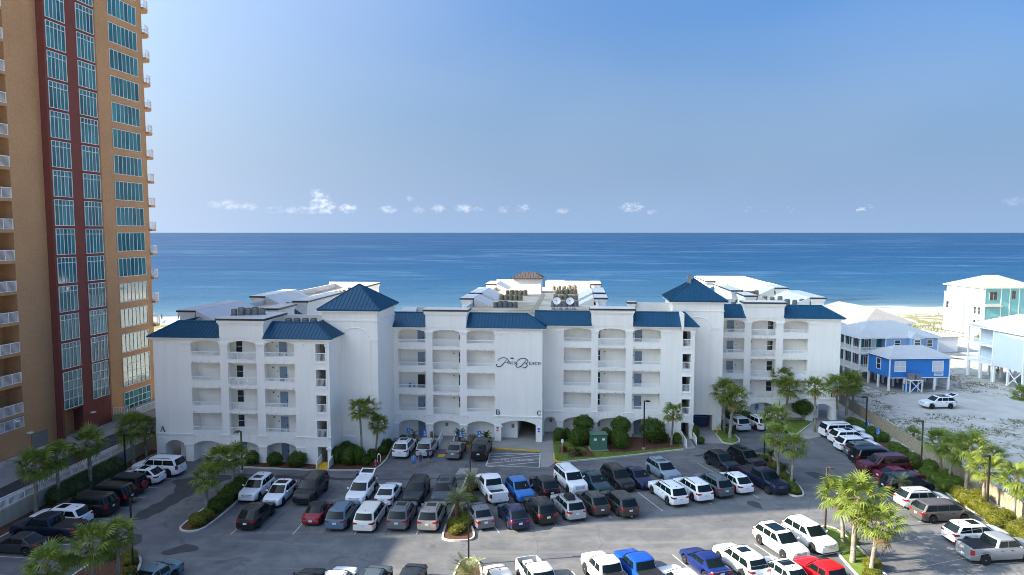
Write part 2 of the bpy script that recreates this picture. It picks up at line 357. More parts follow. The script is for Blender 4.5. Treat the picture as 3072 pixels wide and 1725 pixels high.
    L.new(c, p.inputs['Base Color']); p.inputs['Roughness'].default_value = .88; p.inputs['Specular IOR Level'].default_value = .25
    t.bump(t.noise(P, 28., 3), .35, .01, p)
mk_grounds()
def sheet(name, pts, z, m, kind='structure', thick=0.):
    b = MB()
    if thick: b.extr([(x, y, z - thick) for x, y in pts], (0, 0, thick))
    else: b.face([(x, y, z) for x, y in pts])
    return tag(b.build(name, M_[m]), kind=kind)
def smooth_loop(pts, k=2):
    for _ in range(k):
        q = []
        for i in range(len(pts)):
            a, b = Vector(pts[i]), Vector(pts[(i + 1) % len(pts)]); q += [a * .75 + b * .25, a * .25 + b * .75]
        pts = q
    return [tuple(p) for p in pts]
def grounds():
    b = MB(); xs = [-60000, -6000, -1200, -400] + list(range(-300, 501, 20)) + [700, 1400, 6000, 60000]
    rows = [(-60000,-.06),(-500,-.06),(150,-.06),(178,-.06),(190,.5),(200,.7),(206,.2),(215,-.25),(228,-.55),(236,-.95),(250,-1.8),(300,-4)]
    rnd = random.Random(3); vs = []
    for t, z in rows:
        for x in xs:
            cl = max(-300, min(500, x)); w = 0 if t < 170 or t > 226 else rnd.uniform(-.25, .35)
            vs.append((x, (coast(cl) - 234.6) * (0 if t < 160 else 1) + t, z + w))
    n = len(xs)
    b.raw(vs, [(i*n+k, i*n+k+1, (i+1)*n+k+1, (i+1)*n+k) for i in range(len(rows)-1) for k in range(n-1)])
    tag(b.build('ground', M_['sand'], smooth=180), kind='structure')
    b = MB(); b.face([(-70000, 195, -.8), (70000, 195, -.8), (70000, 90000, -.8), (-70000, 90000, -.8)])
    tag(b.build('sea', M_['sea']), kind='structure')
    lot = [(-47.6, 20), (42.0, 20), (42.6, 57), (46.1, 90), (42.0, 93), (36, 90.5), (36, 98), (28.7, 98), (28.5, 87), (22, 88), (20.5, 84), (6, 79), (5, 88), (-15, 88), (-14.5, 78), (-30, 75.5), (-34, 78), (-43.6, 82), (-44.6, 66)]
    sheet('parking_lot', lot, 0, 'asphalt')
    sheet('service_lane', [(-52.9, 40), (-47.0, 40), (-43.0, 88), (-38, 140), (-44, 140), (-51.8, 88)], -.02, 'lane')
    sheet('tower_apron', [(-58.5, 40), (-52.9, 40), (-51.8, 88), (-44, 140), (-52, 140), (-56, 92)], -.03, 'concrete')
    # dark sealed repairs and crack lines on the asphalt
    for pts in ([(-36,71.5),(-34.2,73),(-30.2,73.6),(-29.2,73.0),(-30.5,71.2),(-32,67.6),(-32.6,64.2),(-33.3,61.8),(-34.6,61.2),(-34.9,63.5),(-33.9,66.9),(-34.2,69.8)],
                [(-33.2,58.5),(-31.6,58.9),(-31.2,56.2),(-31.9,53.6),(-33,54.5)], [(-31.6,52.3),(-30.6,53.4),(-30.9,54.4),(-32,53.3)],
                [(-28.6,55.6),(-27.5,56.6),(-26.3,56.7),(-25.6,55.9),(-26.8,54.9),(-28.3,54.7)],
                [(-30,73.3),(-22,72.2),(-15.5,71.7),(-15.5,72.2),(-22,73.1),(-29.8,74.0)], [(-15.3,71.9),(-6,72.4),(-6,72.55),(-15.3,72.15)],
                [(28.6,82.3),(31.2,83.1),(31.6,81.9),(30.2,81.1),(28.8,81.4)], [(31.5,74.3),(33.2,74.6),(34.1,72.2),(34.3,70.2),(33.2,70.5),(32.1,72.4)],
                [(21.0,80.0),(22.6,80.6),(23.4,80.1),(22.2,79.5)], [(-6.2,72.0),(-4.9,73.2),(-4.3,72.8),(-5.0,71.7)], [(22.4,65.9),(23.7,66.3),(23.9,64.4),(23.3,64.0)]):
        sheet('asphalt_repair', [(x + .12 * math.sin(3.1 * y + x), y + .12 * math.sin(2.7 * x + y)) for x, y in smooth_loop(smooth_loop(pts, 2), 1)], .004, 'seal')
    def line(pts, w, name, m, z=.006):
        b = MB()
        for (x0, y0), (x1, y1) in zip(pts[:-1], pts[1:]):
            d = Vector((x1 - x0, y1 - y0)).normalized(); nx, ny = -d.y * w / 2, d.x * w / 2
            b.face([(x0+nx,y0+ny,z),(x0-nx,y0-ny,z),(x1-nx,y1-ny,z),(x1+nx,y1+ny,z)])
        return tag(b.build(name, M_[m]), kind='structure')
    a = R(90 - 4.5); al = (math.cos(a), math.sin(a)); a = R(90 + 17.5); ar = (math.cos(a), math.sin(a))
    for i in range(8):                       # left block stall joints, faded
        x = -24.3 + i * 2.67; line([(x, 58.6), (x + al[0] * 5, 58.6 + al[1] * 5)], .07, 'stall_line', 'seal' if i % 2 else 'paint_line')
        line([(x + .55, 64.7), (x + al[0]*5 + .55, 64.7 + al[1]*5)], .06, 'stall_line', 'seal' if i % 3 else 'paint_line')
    rx, ry = .954, .30
    for i in range(11):
        x, y = -1.1 + i * 2.66 * rx, 58.9 + i * 2.66 * ry
        line([(x, y), (x + ar[0] * 5, y + ar[1] * 5)], .07, 'stall_line', 'seal' if i % 2 else 'paint_line')
        x += ar[0] * 6.1; y += ar[1] * 6.1
        line([(x, y), (x + ar[0] * 5, y + ar[1] * 5)], .06, 'stall_line', 'paint_line' if i % 3 else 'seal')
    for x, y in [(-.3,50.5),(4.6,52.0),(8.9,52.8),(13.0,54.8),(20.3,56.8),(17.6,55.2),(-5.2,50.0)]:
        line([(x, y), (x - ar[0] * 5, y - ar[1] * 5)], .10, 'stall_line', 'paint_line')
    for i in range(12):
        y = 53 + i * 2.78; x = 35.9 + (y - 53) * .09
        line([(x, y), (x + 5, y + .52)], .08, 'stall_line', 'paint_line' if i < 6 else 'seal')
    for i in range(9):
        y = 54 + i * 2.6; x = -37.2 + (y - 54) * .09
        line([(x, y), (x - 5, y + .6)], .08, 'stall_line', 'paint_line')
    # striped keep-clear bay and accessible bays by the entrance
    q = [(-2.6,80.6),(3.3,80.9),(3.05,75.9),(-2.9,76.5)]
    line(q + [q[0]], .13, 'bay_outline', 'paint_line', .007)
    for i in range(5):
        y = 75.7 + i * 1.15; line([(-2.75, y + .35), (3.15, min(80.85, y + 2.1))], .13, 'bay_stripe', 'paint_line', .008)
    for x in (-8.9, -7.9, -5.0, -4.5): line([(x, 78.0), (x + .3, 81.6)], .09, 'accessible_line', 'blue_line')
    line([(-8.9, 78), (-7.9, 78)], .09, 'accessible_line', 'blue_line'); line([(-5, 78), (-4.5, 78)], .09, 'accessible_line', 'blue_line')
    sheet('ramp_pad', [(-8.8,79.6),(-7.9,79.6),(-7.8,80.6),(-8.7,80.6)], .006, 'yellow')
    sheet('drain_apron', [(-6.1,73.6),(-3.9,73.7),(-3.7,75.7),(-5.8,75.6)], .005, 'concrete')
    # concrete walks and drives
    for i, (pts) in enumerate(([(-2.5,82.6),(3.35,81.5),(3.2,75.9),(4.0,75.9),(4.9,77.6),(5.2,88.4),(4.0,96),(-3,96)],
                [(-31,76.2),(-30.2,75.9),(-34,78.2),(-43.2,83),(-42,90),(-38,90),(-30,79.5)],
                [(23.3,84.7),(26.2,84.7),(26.5,89),(26.8,99),(22.5,99),(22.6,88)],
                [(36.6,88.2),(37.2,86.5),(39.3,87.5),(42.0,92.4),(46.4,93.4),(47,101),(30,101),(30,98.3),(40.8,95)],
                [(20.8,82.3),(22.2,82.8),(22.6,88),(21.4,88)], [(-8.9,82.4),(-7.1,82.4),(-6.9,88),(-8.7,88)], [(-44,79.5),(-17.3,76.6),(-16.8,82),(-43,86)], [(-15,85.6),(-3,84.8),(-3,90),(-15,90)], [(5,87),(22.5,87),(24,96),(5,96)])):
        sheet('concrete_walk', pts, .012 + .004 * i, 'concrete')
grounds()
def curb(pts, name='curb', m='curb', closed=False, w=.16, h=.15, parent=None):
    b = MB(); P = [Vector(p) for p in pts]; n = len(P); Lf, Rt = [], []
    for i in range(n):
        a = P[i - 1] if (i or closed) else P[i]; c = P[(i + 1) % n] if (i < n - 1 or closed) else P[i]
        d = (c - a).normalized(); q = Vector((-d.y, d.x)) * w / 2; Lf.append(P[i] + q); Rt.append(P[i] - q)
    for i in range(n if closed else n - 1):
        j = (i + 1) % n
        b.hexa([(*Lf[i], -.02), (*Rt[i], -.02), (*Rt[j], -.02), (*Lf[j], -.02)], [(*Lf[i], h), (*Rt[i], h), (*Rt[j], h), (*Lf[j], h)])
    o = b.build(name, M_[m], parent)
    return o if parent else tag(o, kind='structure')
BEDS = {
 'left': [(-27.6,70.3),(-28.4,69.6),(-29.4,60.4),(-29.0,59.2),(-27.6,59.0),(-26.9,60.0),(-26.5,66.3),(-26.9,69.6)],
 'mid': [(-4.6,75.2),(-5.0,70),(-6.1,58.2),(-5.6,57.2),(-3.6,57.2),(-3.1,58.2),(-4.3,63),(-4.0,70)],
 'right': [(28.7,79.4),(28.0,76),(27.4,68.0),(28.0,67.0),(29.2,67.5),(29.9,74.5),(30.1,78.8)],
 'lower': [(26.9,60.0),(28.4,60.1),(28.7,57.5),(28.3,50),(28,44),(26,44),(26.2,52),(26.6,57)],
 'lowmid': [(-4.4,54.0),(-2.6,54.0),(-2.2,50),(-1.9,44),(-4.6,44)],
 'lowleft': [(-33.5,53.5),(-31,55),(-29.4,54),(-28.2,50),(-27.5,44),(-33,44)]}
for k, p in BEDS.items():
    p = smooth_loop(p)
    sheet('planting_bed', p, .10, 'mulch' if k != 'lower' else 'lawn'); curb(p, closed=True)
BED2 = [('mulch', [(-30.0,75.9),(-21.5,74.9),(-21.4,76.6),(-30,77.9)]), ('mulch', [(-20.2,74.9),(-16.0,74.8),(-15.0,75.6),(-14.5,78.5),(-14.4,85.4),(-17,85),(-20.2,83)]),
        ('mulch', [(-14.6,84.5),(-9.2,84.0),(-9.1,86.0),(-14.6,86.4)]), ('mulch', [(-7.0,83.5),(-2.5,83.2),(-2.6,85.2),(-6.8,85.6)]),
        ('lawn', [(5.25,87.2),(4.85,78.9),(5.5,77.5),(13.0,79.8),(20.5,82.3),(20.9,87.2)]), ('lawn', [(26.4,88.9),(26.1,84.9),(27.2,84.5),(28.5,86.1),(28.6,92),(27,92)]),
        ('lawn', [(36.0,92.6),(36.1,88.9),(36.6,88.4),(40.7,93.6),(41.0,95.2),(36,95.4)]), ('lawn', [(43.2,91.8),(46.8,92.5),(47.3,88),(44.0,62),(43.2,55),(42.2,55),(45.0,84.5)]),
        ('mulch', [(-45.0,62),(-43.3,62.5),(-42.3,74),(-42.0,82),(-43.4,82)]), ('mulch', [(-46,50),(-44.3,50),(-43.3,62.5),(-45,62)])]
for i, (m, p) in enumerate(BED2):
    sheet('planting_bed' if m == 'mulch' else 'lawn', p, .085 + .004 * (i % 3), m)
sheet('planting_bed', [(9,81.5),(13.2,81.0),(20.4,83.2),(20.8,87.1),(5.4,87.1),(5.4,85.5),(8,84.8)], .10, 'mulch')
sheet('planting_bed', [(6.4,79.0),(9.6,79.4),(9.5,81.6),(6.9,82.4)], .102, 'mulch')
sheet('planting_bed', [(44.9,86.5),(46.3,86.5),(44.6,62),(43.9,56.5),(43.1,57),(43.7,68)], .105, 'mulch')
curb([(-30.1,77.9),(-30.05,75.85),(-21.5,74.8)]); curb([(-20.3,74.8),(-16.0,74.7),(-15.2,75.0),(-14.8,75.8),(-14.4,78.5),(-14.5,84.6)])
curb([(-14.5,84.4),(-9.1,84.0)]); curb([(-7.0,83.4),(-2.6,83.2)], 'yellow_curb', 'yellow')
curb([(-2.55,83.2),(-2.5,82.5),(3.3,81.5)], 'yellow_curb', 'yellow', w=.22)
curb([(4.9,80.5),(4.85,78.6),(5.05,77.8),(5.5,77.4)], 'yellow_curb', 'yellow'); curb([(5.5,77.4),(13,79.6),(20.6,82.2)])
curb([(26.35,88.9),(26.1,84.9),(26.5,84.5),(27.2,84.4),(28.2,85.2),(28.6,86.3),(28.7,92)])
curb([(36.0,92.6),(36.0,88.8),(36.6,88.3),(40.7,93.5)]); curb([(42.1,55),(42.9,63),(45.0,84.5),(43.1,91.8)])
curb([(-44.3,50),(-43.2,62.5),(-42.2,74),(-42.0,80)])
# ------------------------------------------------------------------ condominium
def ground_at(px, py, z=0., F=2100., H=26.):      # surveyed photo point -> place on the level z
    P = math.atan(165 / F); a = (px - 1536) / F; b = (py - 862) / F
    t = (z - H) / (-math.sin(P) - b * math.cos(P)); return (a * t, (math.cos(P) - b * math.sin(P)) * t)
OX, OY = ground_at(1493.4, 1321.9); TH = R(5.3)
CONDO = empty('condominium_building', (OX, OY, 0), -TH, 'white five-storey condominium with blue metal mansard roofs and arched balconies', 'building')
FL = [3.02, 5.90, 8.78, 11.66]; ZT = 14.2
def clip(poly, ax, lim, keep_less):
    out = []
    for i in range(len(poly)):
        a, b = poly[i], poly[(i + 1) % len(poly)]
        ia = (a[ax] <= lim) == keep_less; ib = (b[ax] <= lim) == keep_less
        if ia: out.append(a)
        if ia != ib:
            t = (lim - a[ax]) / (b[ax] - a[ax]); out.append(tuple(a[k] + (b[k] - a[k]) * t for k in range(2)))
    return out
def metal_roof(parent, poly, m, pitch=.45, seam=.045, thick=.05, pname='roof_panel', sw=.05):
    """standing-seam panels over a planar polygon; poly[0]->poly[1] is the eave; every panel is an object"""
    P = [Vector(p) for p in poly]; ex = (P[1] - P[0]).normalized(); n = ex.cross(P[2] - P[0]).normalized()
    if n.z < 0: n = -n
    ey = n.cross(ex); o = P[0]; q = [((p - o).dot(ex), (p - o).dot(ey)) for p in P]
    x0, x1 = min(a[0] for a in q), max(a[0] for a in q); k = max(1, round((x1 - x0) / pitch)); d = (x1 - x0) / k
    for i in range(k):
        a, b = x0 + i * d, x0 + (i + 1) * d
        c = clip(clip(q, 0, b, True), 0, a, False)
        if len(c) < 3: continue
        mb = MB(); w = lambda s, h=0.: o + ex * s[0] + ey * s[1] + n * h
        mb.extr([w(s) for s in c], n * thick)
        r = clip(c, 0, a + sw, True)
        if len(r) >= 3: mb.extr([w(s, thick) for s in r], n * seam)
        mb.build(pname, m, parent)
def arch_pts(a, b, zs, zc, n=12):
    w = (b - a) / 2; h = zc - zs; rad = (w * w + h * h) / (2 * h); cz = zc - rad; t = math.asin(w / rad)
    return [((a + b) / 2 + rad * math.sin(-t + 2 * t * i / n), cz + rad * math.cos(-t + 2 * t * i / n)) for i in range(n + 1)]
def arch_head(mb, a, b, zs, zc, zt, v0, v1):
    p = arch_pts(a, b, zs, zc)
    for (xa, za), (xb, zb) in zip(p[:-1], p[1:]):
        mb.hexa([(xa, v0, za), (xb, v0, zb), (xb, v1, zb), (xa, v1, za)], [(xa, v0, zt), (xb, v0, zt), (xb, v1, zt), (xa, v1, zt)])
RAILS = {}
def railing(parent, u0, v, z, w, h, name='balcony_railing', ax=0, post=1.15):
    key = (round(w, 2), round(h, 2), post)
    if key not in RAILS:
        b = MB(); b.box(0, w, -.035, .035, h - .075, h); b.box(0, w, -.025, .025, .03, .09)
        n = int(w / .125)
        for i in range(1, n): x = i * w / n; b.box(x - .018, x + .018, -.014, .014, .09, h - .075)
        k = max(1, round(w / post))
        for i in range(k + 1): x = min(max(i * w / k, .025), w - .025); b.box(x - .035, x + .035, -.03, .03, 0, h - .002)
        RAILS[key] = b.mesh('railing', M_['white_metal'])
    return put(name, RAILS[key], parent, (u0, v, z), (0, 0, R(90) if ax else 0))
DOORS = {}
def door(u, v, z, w=.92, h=2.05, m='door_blue', handle=1):
    k = (w, h, m)
    if k not in DOORS:
        b = MB(); b.box(0, w, -.03, .02, 0, h); DOORS[k] = b.mesh('door', M_[m])
        f = MB(); f.box(-.06, 0, -.05, .02, 0, h + .06); f.box(w, w + .06, -.05, .02, 0, h + .06); f.box(0, w, -.05, .02, h, h + .06); DOORS[k, 1] = f.mesh('door_frame', M_['trim'])
        hd = MB(); hd.box(w - .13, w - .06, -.09, -.03, .95, 1.15); DOORS[k, 2] = hd.mesh('handle', M_['dark'])
    o = put('door', DOORS[k], CONDO, (u, v, z)); put('door_frame', DOORS[k, 1], o)
    if handle: put('handle', DOORS[k, 2], o)
    return o
def cwindow(u, v, z, w, h, m='glass_dark'):
    b = MB(); b.box(-.05, 0, -.04, .02, -.05, h + .05); b.box(w, w + .05, -.04, .02, -.05, h + .05); b.box(0, w, -.04, .02, -.05, 0); b.box(0, w, -.04, .02, h, h + .05); b.box(0, w, -.035, .015, h * .5 - .02, h * .5 + .02)
    o = b.build('window', M_['trim'], CONDO, loc=(u, v, z)); g = MB(); g.box(0, w, -.012, .012, 0, h * .5 - .02); g.box(0, w, -.012, .012, h * .5 + .02, h)
    g.build('pane', M_[m], o)
def wing(v0, bays, piers, solids, ups):
    D = 1.5; st = M_['stucco']
    for a, b in solids: MB().box(a, b, v0, v0 + D, 0, ZT).build('wall', st, CONDO)
    for a, b in ups: MB().box(a, b, v0, v0 + D, 2.76, ZT).build('wall', st, CONDO)
    for a, b in piers: MB().box(a, b, v0 - .02, v0 + .55, 0, ZT).build('pier', st, CONDO)
    for a, b in piers + [(s[0], s[1]) for s in solids if s[1] - s[0] < 1.2]:
        for lv in (((13.36, .12, .05), (13.48, .18, .10)), ((1.72, .10, .05), (1.82, .17, .10)), ((3.02, .10, .04), (3.12, .07, .07))):
            t = MB()
            for z, h, o in lv: t.box(a - o, b + o, v0 - .02 - o, v0 + .3, z, z + h)
            t.build('pilaster_cap', M_['trim'], CONDO)
    for a, b, kind in bays:
        w = b - a
        for z in FL:
            top = z + (.54 if kind == 'low' else .07); s = MB()
            s.box(a, b, v0 + .01, v0 + .2, z - .26, top); s.box(a, b, v0 + .2, v0 + D, z - .26, z); s.build('balcony', st, CONDO)
            railing(CONDO, a + .02, v0 + .1, top, w - .04, (1.02 - .54) if kind == 'low' else .94)
        s = MB(); arch_head(s, a, b, 13.62, 13.92, ZT, v0, v0 + .3); s.box(a, b, v0 + .3, v0 + D, 13.98, ZT); s.build('arch', st, CONDO)
        s = MB(); arch_head(s, a, b, 1.97, 2.44, 2.76, v0, v0 + .3); s.box(a, b, v0 + .3, v0 + D, 2.5, 2.76); s.build('arch', st, CONDO)
        d = MB()
        for z in FL:
            for q in (.06, .36, .64, .94): d.tube([(a + w * q, v0 - .02, z - .14), (a + w * q, v0 + .06, z - .14)], .035, 6)
        tag(d.build('drain_spout', M_['coping'], CONDO), kind='stuff')
wing(-11, [(-33.55,-30.1,'low'), (-29.2,-25.85,'rail'), (-24.95,-21.45,'low')], [(-30.1,-29.2), (-25.85,-24.95)], [(-21.45,-19.04), (-17.9,-17.5)], [(-38,-33.55)])
wing(0, [(-12.57,-9.05,'low'), (-8.21,-4.73,'rail'), (-3.89,-.38,'low')], [(-9.05,-8.21), (-4.73,-3.89)], [(-13.15,-12.57)], [(-.38,5.55)])
wing(3.1, [(8.11,11.6,'low'), (12.47,15.94,'rail'), (16.8,20.26,'low')], [(11.6,12.47), (15.94,16.8)], [(20.26,22.98), (24.0,24.45)], [(5.55,8.11)])
wing(13.3, [(29.5,32.87,'low'), (33.78,37.14,'rail'), (38.08,41.41,'low')], [(32.87,33.78), (37.14,38.08)], [(28.75,29.5)], [(41.41,45.7)])
def condo_body():
    # ground-floor piers and arches of the end walls and of the entrance
    for v0, l, r, zs, zc in ((-11, (-38,-36.97), (-34.5,-33.55), 1.85, 2.42), (0, (-.41,.42), (4.76,5.55), 2.15, 2.64), (3.1, (5.56,5.66), (7.26,8.11), 1.65, 2.40), (13.3, (41.41,42.33), (44.84,45.7), 1.85, 2.42)):
        for a, b in (l, r): MB().box(a, b, v0 - .03, v0 + 1.5 if v0 != 0 else v0 + .8, 0, 2.76).build('pier', M_['stucco'], CONDO)
        g = MB(); arch_head(g, l[1], r[0], zs, zc, 2.76, v0, v0 + .4); g.build('arch', M_['stucco'], CONDO)
    # stair shafts beside wings A and C: spandrels between the openings
    for u0, u1, v0 in ((-19.04,-17.9,-11), (22.98,24.0,3.1)):
        lev = [(2.07, FL[0] + .08)] + [(FL[i] + 2.04, FL[i + 1] + .08) for i in range(3)] + [(FL[3] + 2.04, ZT)]
        for a, b in lev: MB().box(u0, u1, v0, v0 + .25, a, b).build('spandrel', M_['stucco'], CONDO)
        for f in FL:
            railing(CONDO, u0 + .02, v0 + .1, f + .08, u1 - u0 - .04, .95, post=3)
        f = MB()
        for z in FL: f.box(u0 - .14, u0, v0 - .05, v0, z - .02, z + 2.16); f.box(u1, u1 + .14, v0 - .05, v0, z - .02, z + 2.16); f.box(u0, u1, v0 - .05, v0, z + 2.04, z + 2.16); f.box(u0 - .14, u1 + .14, v0 - .07, v0, z - .08, z - .02)
        f.build('opening_surround', M_['trim'], CONDO)
    dk = MB()
    for u0, u1, v0 in ((-19.04,-17.9,-11), (22.98,24.0,3.1)):
        dk.box(u0 - .6, u0, v0 + 1.5, v0 + 1.6, 0, ZT); 
        for z in FL: dk.box(u0, u1, v0 + .25, v0 + 3.5, z - .1, z)
        dk.box(u0 - .4, u1 + .3, v0 + 3.5, v0 + 3.6, 0, ZT)
    dk.build('stair_core', M_['interior'], CONDO)
    # bodies: walls up to the eaves, then the set-back roof curb boxes behind the mansards
    for q in ((-38,-19.06,-9.5,-4,2.76,ZT), (-36.0,-19.06,-9.5,-4,0,2.76), (-17.88,-17.5,-9.5,-4.0,0,ZT), (-19.06,-17.88,-7.3,-4,0,ZT), (-38,-28.3,-4,46,0,ZT),
              (-13.15,-.41,1.5,10,0,ZT), (-.41,5.55,1.5,10,2.76,ZT), (-.41,2.35,1.5,10,0,2.76), (4.9,5.55,1.5,10,0,2.76),
              (5.55,22.96,4.6,12,0,ZT), (24.0,24.45,4.6,9,0,ZT), (22.96,24.0,6.8,9,0,ZT), (-6.3,13.4,10,51.5,0,15.3),
              (28.75,45.7,14.8,24,2.76,ZT), (28.75,43.6,14.8,24,0,2.76), (35.5,46,24,70,0,ZT),
              (-35.9,-19.7,-8.95,-4,ZT,15.25), (-37.0,-30.2,-4,46,ZT,15.25), (-13.0,3.45,2.05,10,ZT,15.25), (3.6,22.6,5.15,12,ZT,15.25), (28.9,43.5,15.35,24,ZT,15.25), (37.6,44.2,24,70,ZT,15.25)):
        MB().box(*q).build('wall', M_['stucco'], CONDO)
    # stair towers with pyramid roofs
    for u0, u1, v0, v1, gar in ((-19.7,-13.15,-7,.6,None), (22.2,28.75,7.2,14.8,(24.55,27.6))):
        t = MB()
        if gar: t.box(u0, gar[0], v0, v1, 0, 2.08); t.box(gar[1], u1, v0, v1, 0, 2.08); t.box(u0, u1, v0, v1, 2.08, 17.0)
        else: t.box(u0, u1, v0, v1, 0, 17.0)
        for z, h, o in ((15.72, .08, .05), (15.80, .08, .09), (2.9, .08, .04), (16.75, .12, .08)): t.box(u0 - o, u1 + o, v0 - o, v1 + o, z, z + h)
        # blind arch relief
        m = (u0 + u1) / 2 + (.6 if not gar else -.1); w = 1.75; zc = 13.7
        ring = [(m + w * math.cos(math.pi * i / 16), v0 - .02, zc + w * .75 * math.sin(math.pi * i / 16)) for i in range(17)]
        t.tube(ring, .07, 6)
        for s in (-1, 1): t.box(m + s * w - .07, m + s * w + .07, v0 - .05, v0, 3.1, zc); t.box(m + s * (w + .45) - .5, m + s * (w + .45) + .5, v0 - .10, v0, 13.5, 13.72)
        t.build('stair_tower', M_['stucco'], CONDO)
        e = .45; a, b, c0, d = u0 - e, u1 + e, v0 - e, v1 + e; mx, my = (a + b) / 2, (c0 + d) / 2; za = 19.75; ze = 17.12
        rf = MB(); rf.box(a, b, c0, d, 16.98, 17.10)
        for p in ((a, c0), (b, c0), (b, d), (a, d)): rf.tube([(p[0], p[1], ze + .06), (mx, my, za + .08)], .07, 6)
        o = rf.build('tower_roof', M_['blue_metal'], CONDO)
        A, B, C_, D_ = (a, c0, ze), (b, c0, ze), (b, d, ze), (a, d, ze); Z = (mx, my, za)
        for q in ((A, B, Z), (B, C_, Z), (C_, D_, Z), (D_, A, Z)): metal_roof(o, q, M_['blue_metal'], .46)
        if gar:
            f = MB(); f.box(mx - .95, mx - .5, my - 1.0, my - .55, 18.6, 20.35); f.box(mx - 1.0, mx - .45, my - 1.05, my - .5, 20.35, 20.45); f.build('roof_vent', M_['ac_grey'], CONDO)
            gd = MB(); gd.box(gar[0], gar[1], v0 + 5.5, v0 + 5.6, 0, 2.08); gd.build('garage_back', M_['interior'], CONDO)
        fl = MB(); fl.box(a + .02, b - .02, c0 + .02, d - .02, 16.9, 16.98); fl.build('soffit', M_['trim'], CONDO)
    # mansards
    def mansard(x0, x1, v, hl=0., hr=0., run=2.4, rise=1.45, ends=(0, 0)):
        e = .45; ve = v - e; vt = ve + run; z0 = ZT + .08; z1 = z0 + rise
        k = MB(); k.box(x0 + hl, x1 - hr, vt, vt + .16, z1 - .12, z1 + .20); k.box(x0, x1, ve - .03, ve + .06, z0 - .02, z0 + .06)
        if hl: k.tube([(x0, ve, z0 + .06), (x0 + hl, vt, z1 + .09)], .08, 6)
        if hr: k.tube([(x1, ve, z0 + .06), (x1 - hr, vt, z1 + .09)], .08, 6)
        o = k.build('mansard_roof', M_['blue_metal'], CONDO)
        metal_roof(o, [(x0, ve, z0), (x1, ve, z0), (x1 - hr, vt, z1), (x0 + hl, vt, z1)], M_['blue_metal'], .42)
        s = MB(); s.box(x0 + .02, x1 - .02, ve + .03, v, ZT - .03, ZT + .06); s.box(x0 + .1, x1 - .1, v - .22, v + .01, ZT - .16, ZT - .03); s.build('eave_trim', M_['trim'], CONDO)
        if not hl: w = MB(); w.extr([(x0 + .01, ve + .1, z0 - .02), (x0 + .01, vt, z0 - .02), (x0 + .01, vt, z1 - .03)], (.1, 0, 0)); w.build('roof_end', M_['blue_metal'], CONDO)
        if not hr: w = MB(); w.extr([(x1 - .11, ve + .1, z0 - .02), (x1 - .11, vt, z0 - .02), (x1 - .11, vt, z1 - .03)], (.1, 0, 0)); w.build('roof_end', M_['blue_metal'], CONDO)
        return o
    def side_mansard(u, v0, v1, side, run=2.2, rise=1.35):        # side +1: faces +u
        e = .4; ue = u + side * e; ut = ue - side * run; z0 = ZT + .08; z1 = z0 + rise
        k = MB(); k.box(min(ut, ut - side * .15), max(ut, ut - side * .15), v0, v1, z1 - .1, z1 + .18); o = k.build('mansard_roof', M_['blue_metal'], CONDO)
        metal_roof(o, [(ue, v0, z0), (ue, v1, z0), (ut, v1, z1), (ut, v0, z1)], M_['blue_metal'], .5)
    mansard(-38.45, -30.12, -11, 2.4, 0); o = mansard(-24.9, -17.05, -11, 0, 2.4)
    e0, vt, z0, z1 = -17.05, -11.45 + 2.4, ZT + .08, ZT + .08 + 1.45
    metal_roof(o, [(e0, -11.45, z0), (e0, -7.0, z0), (e0 - 2.4, -7.0, z1), (e0 - 2.4, vt, z1)], M_['blue_metal'], .42)
    k = MB(); k.box(e0 - 2.56, e0 - 2.4, vt, -7, z1 - .1, z1 + .2); k.build('roof_cap', M_['blue_metal'], CONDO)
    metal_roof(o, [(-38.45, -4.2, z0), (-38.45, -11.45, z0), (-36.05, vt, z1), (-36.05, -4.2, z1)], M_['blue_metal'], .42)
    mansard(-13.55, -9.1, 0); o = mansard(-3.85, 6.0, 0, 0, 2.4); e0 = 6.0; vt = 1.95
    metal_roof(o, [(e0, -.45, z0), (e0, 2.63, z0), (e0 - 2.4, 2.63, z1), (e0 - 2.4, vt, z1)], M_['blue_metal'], .42)
    mansard(4.3, 11.62, 3.1); mansard(16.78, 22.7, 3.1); o = mansard(23.05, 24.9, 3.1, 0, 1.4)
    metal_roof(o, [(24.9, 2.65, z0), (24.9, 7.15, z0), (23.5, 7.15, z1), (23.5, 5.05, z1)], M_['blue_metal'], .42)
    f = MB(); f.box(22.72, 23.03, 2.6, 5.2, 13.9, 15.95); f.build('fire_wall', M_['stucco'], CONDO)
    mansard(28.8, 32.9, 13.3); mansard(38.05, 46.15, 13.3, 0, 2.4); 
    # raised parapets over the middle bays, and along the sides
    def block(a, b, c, d, z0=ZT, z1=16.25, name='parapet'):
        k = MB(); k.box(a, b, c, d, z0, z1 - .5); k.box(a - .08, b + .08, c - .08, d + .08, z1 - .5, z1 - .3); k.box(a - .18, b + .18, c - .18, d + .18, z1 - .3, z1); k.build(name, M_['stucco'], CONDO)
        k = MB(); k.box(a - .3, b + .3, c - .3, d + .3, z1, z1 + .20); k.build('coping', M_['coping'], CONDO)
        k = MB(); k.box(a - .24, b + .24, c - .24, d + .24, z1 + .20, z1 + .26); k.build('parapet_roof', M_['wedge'], CONDO)
    block(-30.1, -24.95, -11.06, -5.4); block(-9.05, -3.9, -.06, 1.9); block(11.6, 16.8, 3.04, 5.0); block(32.87, 38.1, 13.24, 15.3)
    def side(a, b, c, d, inward, z1=16.25):
        block(a, b, c, d, ZT, z1); k = MB(); u = b + .3 if inward > 0 else a - .3
        k.extr([(u, c - .25, 15.25), (u, c - .25, z1 + .24), (u + inward * 2.3, c - .25, 15.3)], (0, d - c + .5, 0)); k.build('membrane_slope', M_['wedge'], CONDO)
    for c, d in ((-3.7, 8.2), (15.6, 27)): side(-39.0, -37.1, c, d, 1)
